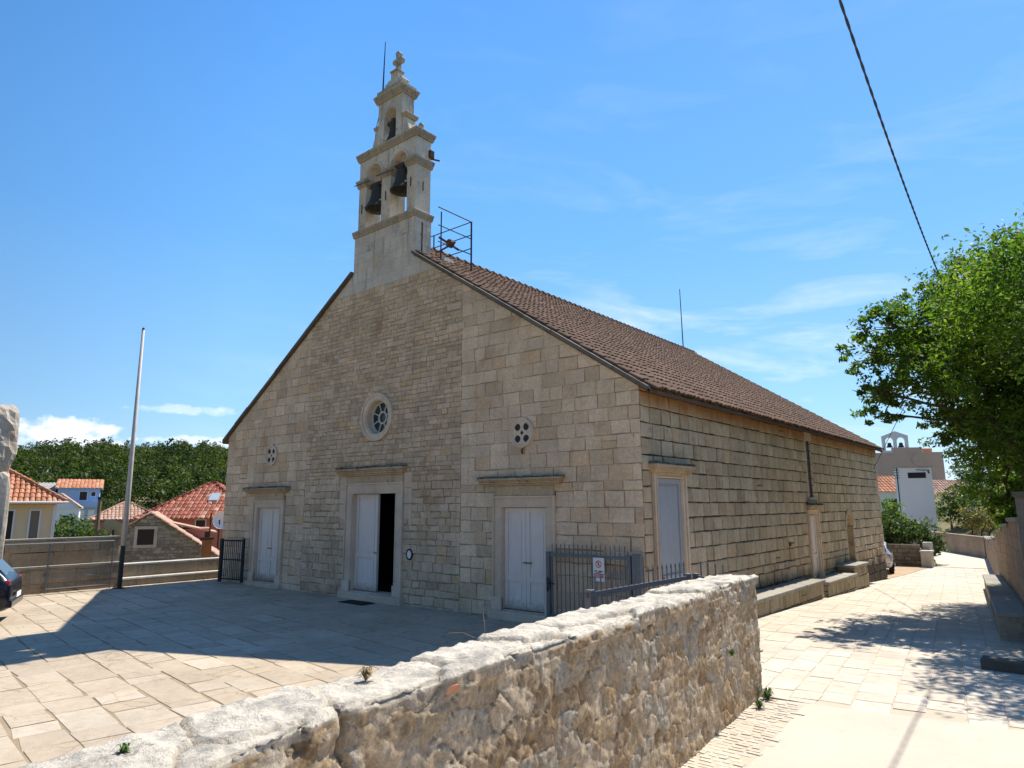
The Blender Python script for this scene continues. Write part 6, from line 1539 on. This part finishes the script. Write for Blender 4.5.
for k in range(2):
    mb = MB(); mb.lathe([(0, 1.1), (.35, 1.0), (.42, .5), (.7, 0), (0, 0)], (x+1.45+k*2.35, .55, z0+.1), 12); mb.build('bell', [bronze], bw, local=True)
mb = MB(); mb.lathe([(0, 0), (1.4, 0), (1.4, .12)], (8.6, -.15, 10.9), 24, axis='y'); mb.build('round_window', [H.wm], H.e, local=True)
mb = MB(); mb.box(9.6, 13, 4, 12, 12.2, 13.6); mb.build('roof', [tile_orange], H.e, local=True)
# orange-roofed house at its foot
A = (-11.4, 71.6); Bp = (-7.6, 74.6)
H = House('orange_roofed_house', A, ang2(A, Bp), math.dist(A, Bp), 6, -.6, 3.9, white_wall, 'small pale house with an orange roof left of the white tower')
H.walls(); H.roof('side', 1.7, tile_orange, .3, tw=.4, tl=.6, bed=tile_orange); H.window(H.w*.5, H.w*.75, 2.4, 3.6, shutter_dark)
A = (-9.6, 92.0); Bp = (-2.6, 97.5)
H = House('tiled_outbuilding', A, ang2(A, Bp), math.dist(A, Bp), 6, -.4, 3.7, brown_wall, 'low building with a long faded tile roof right of the white tower')
H.walls(); H.roof('side', 1.9, tile_pink, .3, tw=.4, tl=.6, bed=tile_pink)
bush('background_tree', [(-3.2, 88, 6.3, 1.9), (-1.2, 89, 5.9, 2.2), (.8, 88, 5.2, 2.2)], 3800, .2, leaf_bush, 'green tree rising over the low tiled building', cat='tree', seed=61)
bush('background_tree', [(-30, 70, 3, 3), (-26, 72, 3, 3), (-34, 74, 3, 3)], 2600, .3, leaf_bush, 'garden tree in the fields behind the church', cat='tree', seed=62)

# ------------------------------------------------------------------ weeds and twigs
def weed(x, y, z, r_, n, seed, mat, label, grp):
    rs = random.Random(seed); mb = MB()
    for k in range(n):
        a = rs.uniform(0, 6.28); l = r_*rs.uniform(.5, 1.2); h = r_*rs.uniform(.5, 1.3); dx, dy = math.cos(a)*l, math.sin(a)*l; w = .0045
        p0, p1, p2 = Vector((x, y, z)), Vector((x+dx*.5, y+dy*.5, z+h)), Vector((x+dx, y+dy, z+h*.7)); s = Vector((-dy, dx, 0)).normalized()*w
        mb.quad(tuple(p0-s*.5), tuple(p0+s*.5), tuple(p1+s*1.3), tuple(p1-s*1.3)); mb.poly([tuple(p1-s*1.3), tuple(p1+s*1.3), tuple(p2)])
    tag(mb.build('weed', [mat]), label, 'weed', grp)
weed(3.24, -2.78, .0, .12, 110, 1, green_dark, 'green weed tuft at the foot of the near wall end', 'weeds on the near wall')
weed(3.30, -3.25, .0, .09, 80, 2, green_dark, 'smaller weed tuft at the foot of the near wall behind its end', 'weeds on the near wall')
weed(3.30, -4.0, .75, .06, 50, 3, green_dark, 'small green weed growing in the street face of the near wall', 'weeds on the near wall')
weed(3.62, -10.85, 1.55, .035, 30, 4, green_dark, 'tiny green sprout on the coping at the bottom of the photo', 'weeds on the near wall')
weed(3.42, -9.5, 1.54, .06, 60, 5, dry_twig, 'dry brown weed on the coping beside the block joint', 'weeds on the near wall')
def twig(pts, r_, label):
    mb = MB(); mb.tube(pts, r_, 5); tag(mb.build('twig', [dry_twig]), label, 'twig', 'dry twigs on the near wall')
twig([(3.25, -8.3, 1.58), (3.22, -8.27, 1.66), (3.16, -8.22, 1.72), (3.17, -8.2, 1.78)], .0014, 'thin upright dry stalk on the near wall coping')
twig([(3.2, -8.35, 1.58), (3.14, -8.42, 1.62), (3.08, -8.5, 1.62), (3.07, -8.5, 1.59)], .0014, 'bent dry twig beside the upright stalk on the coping')
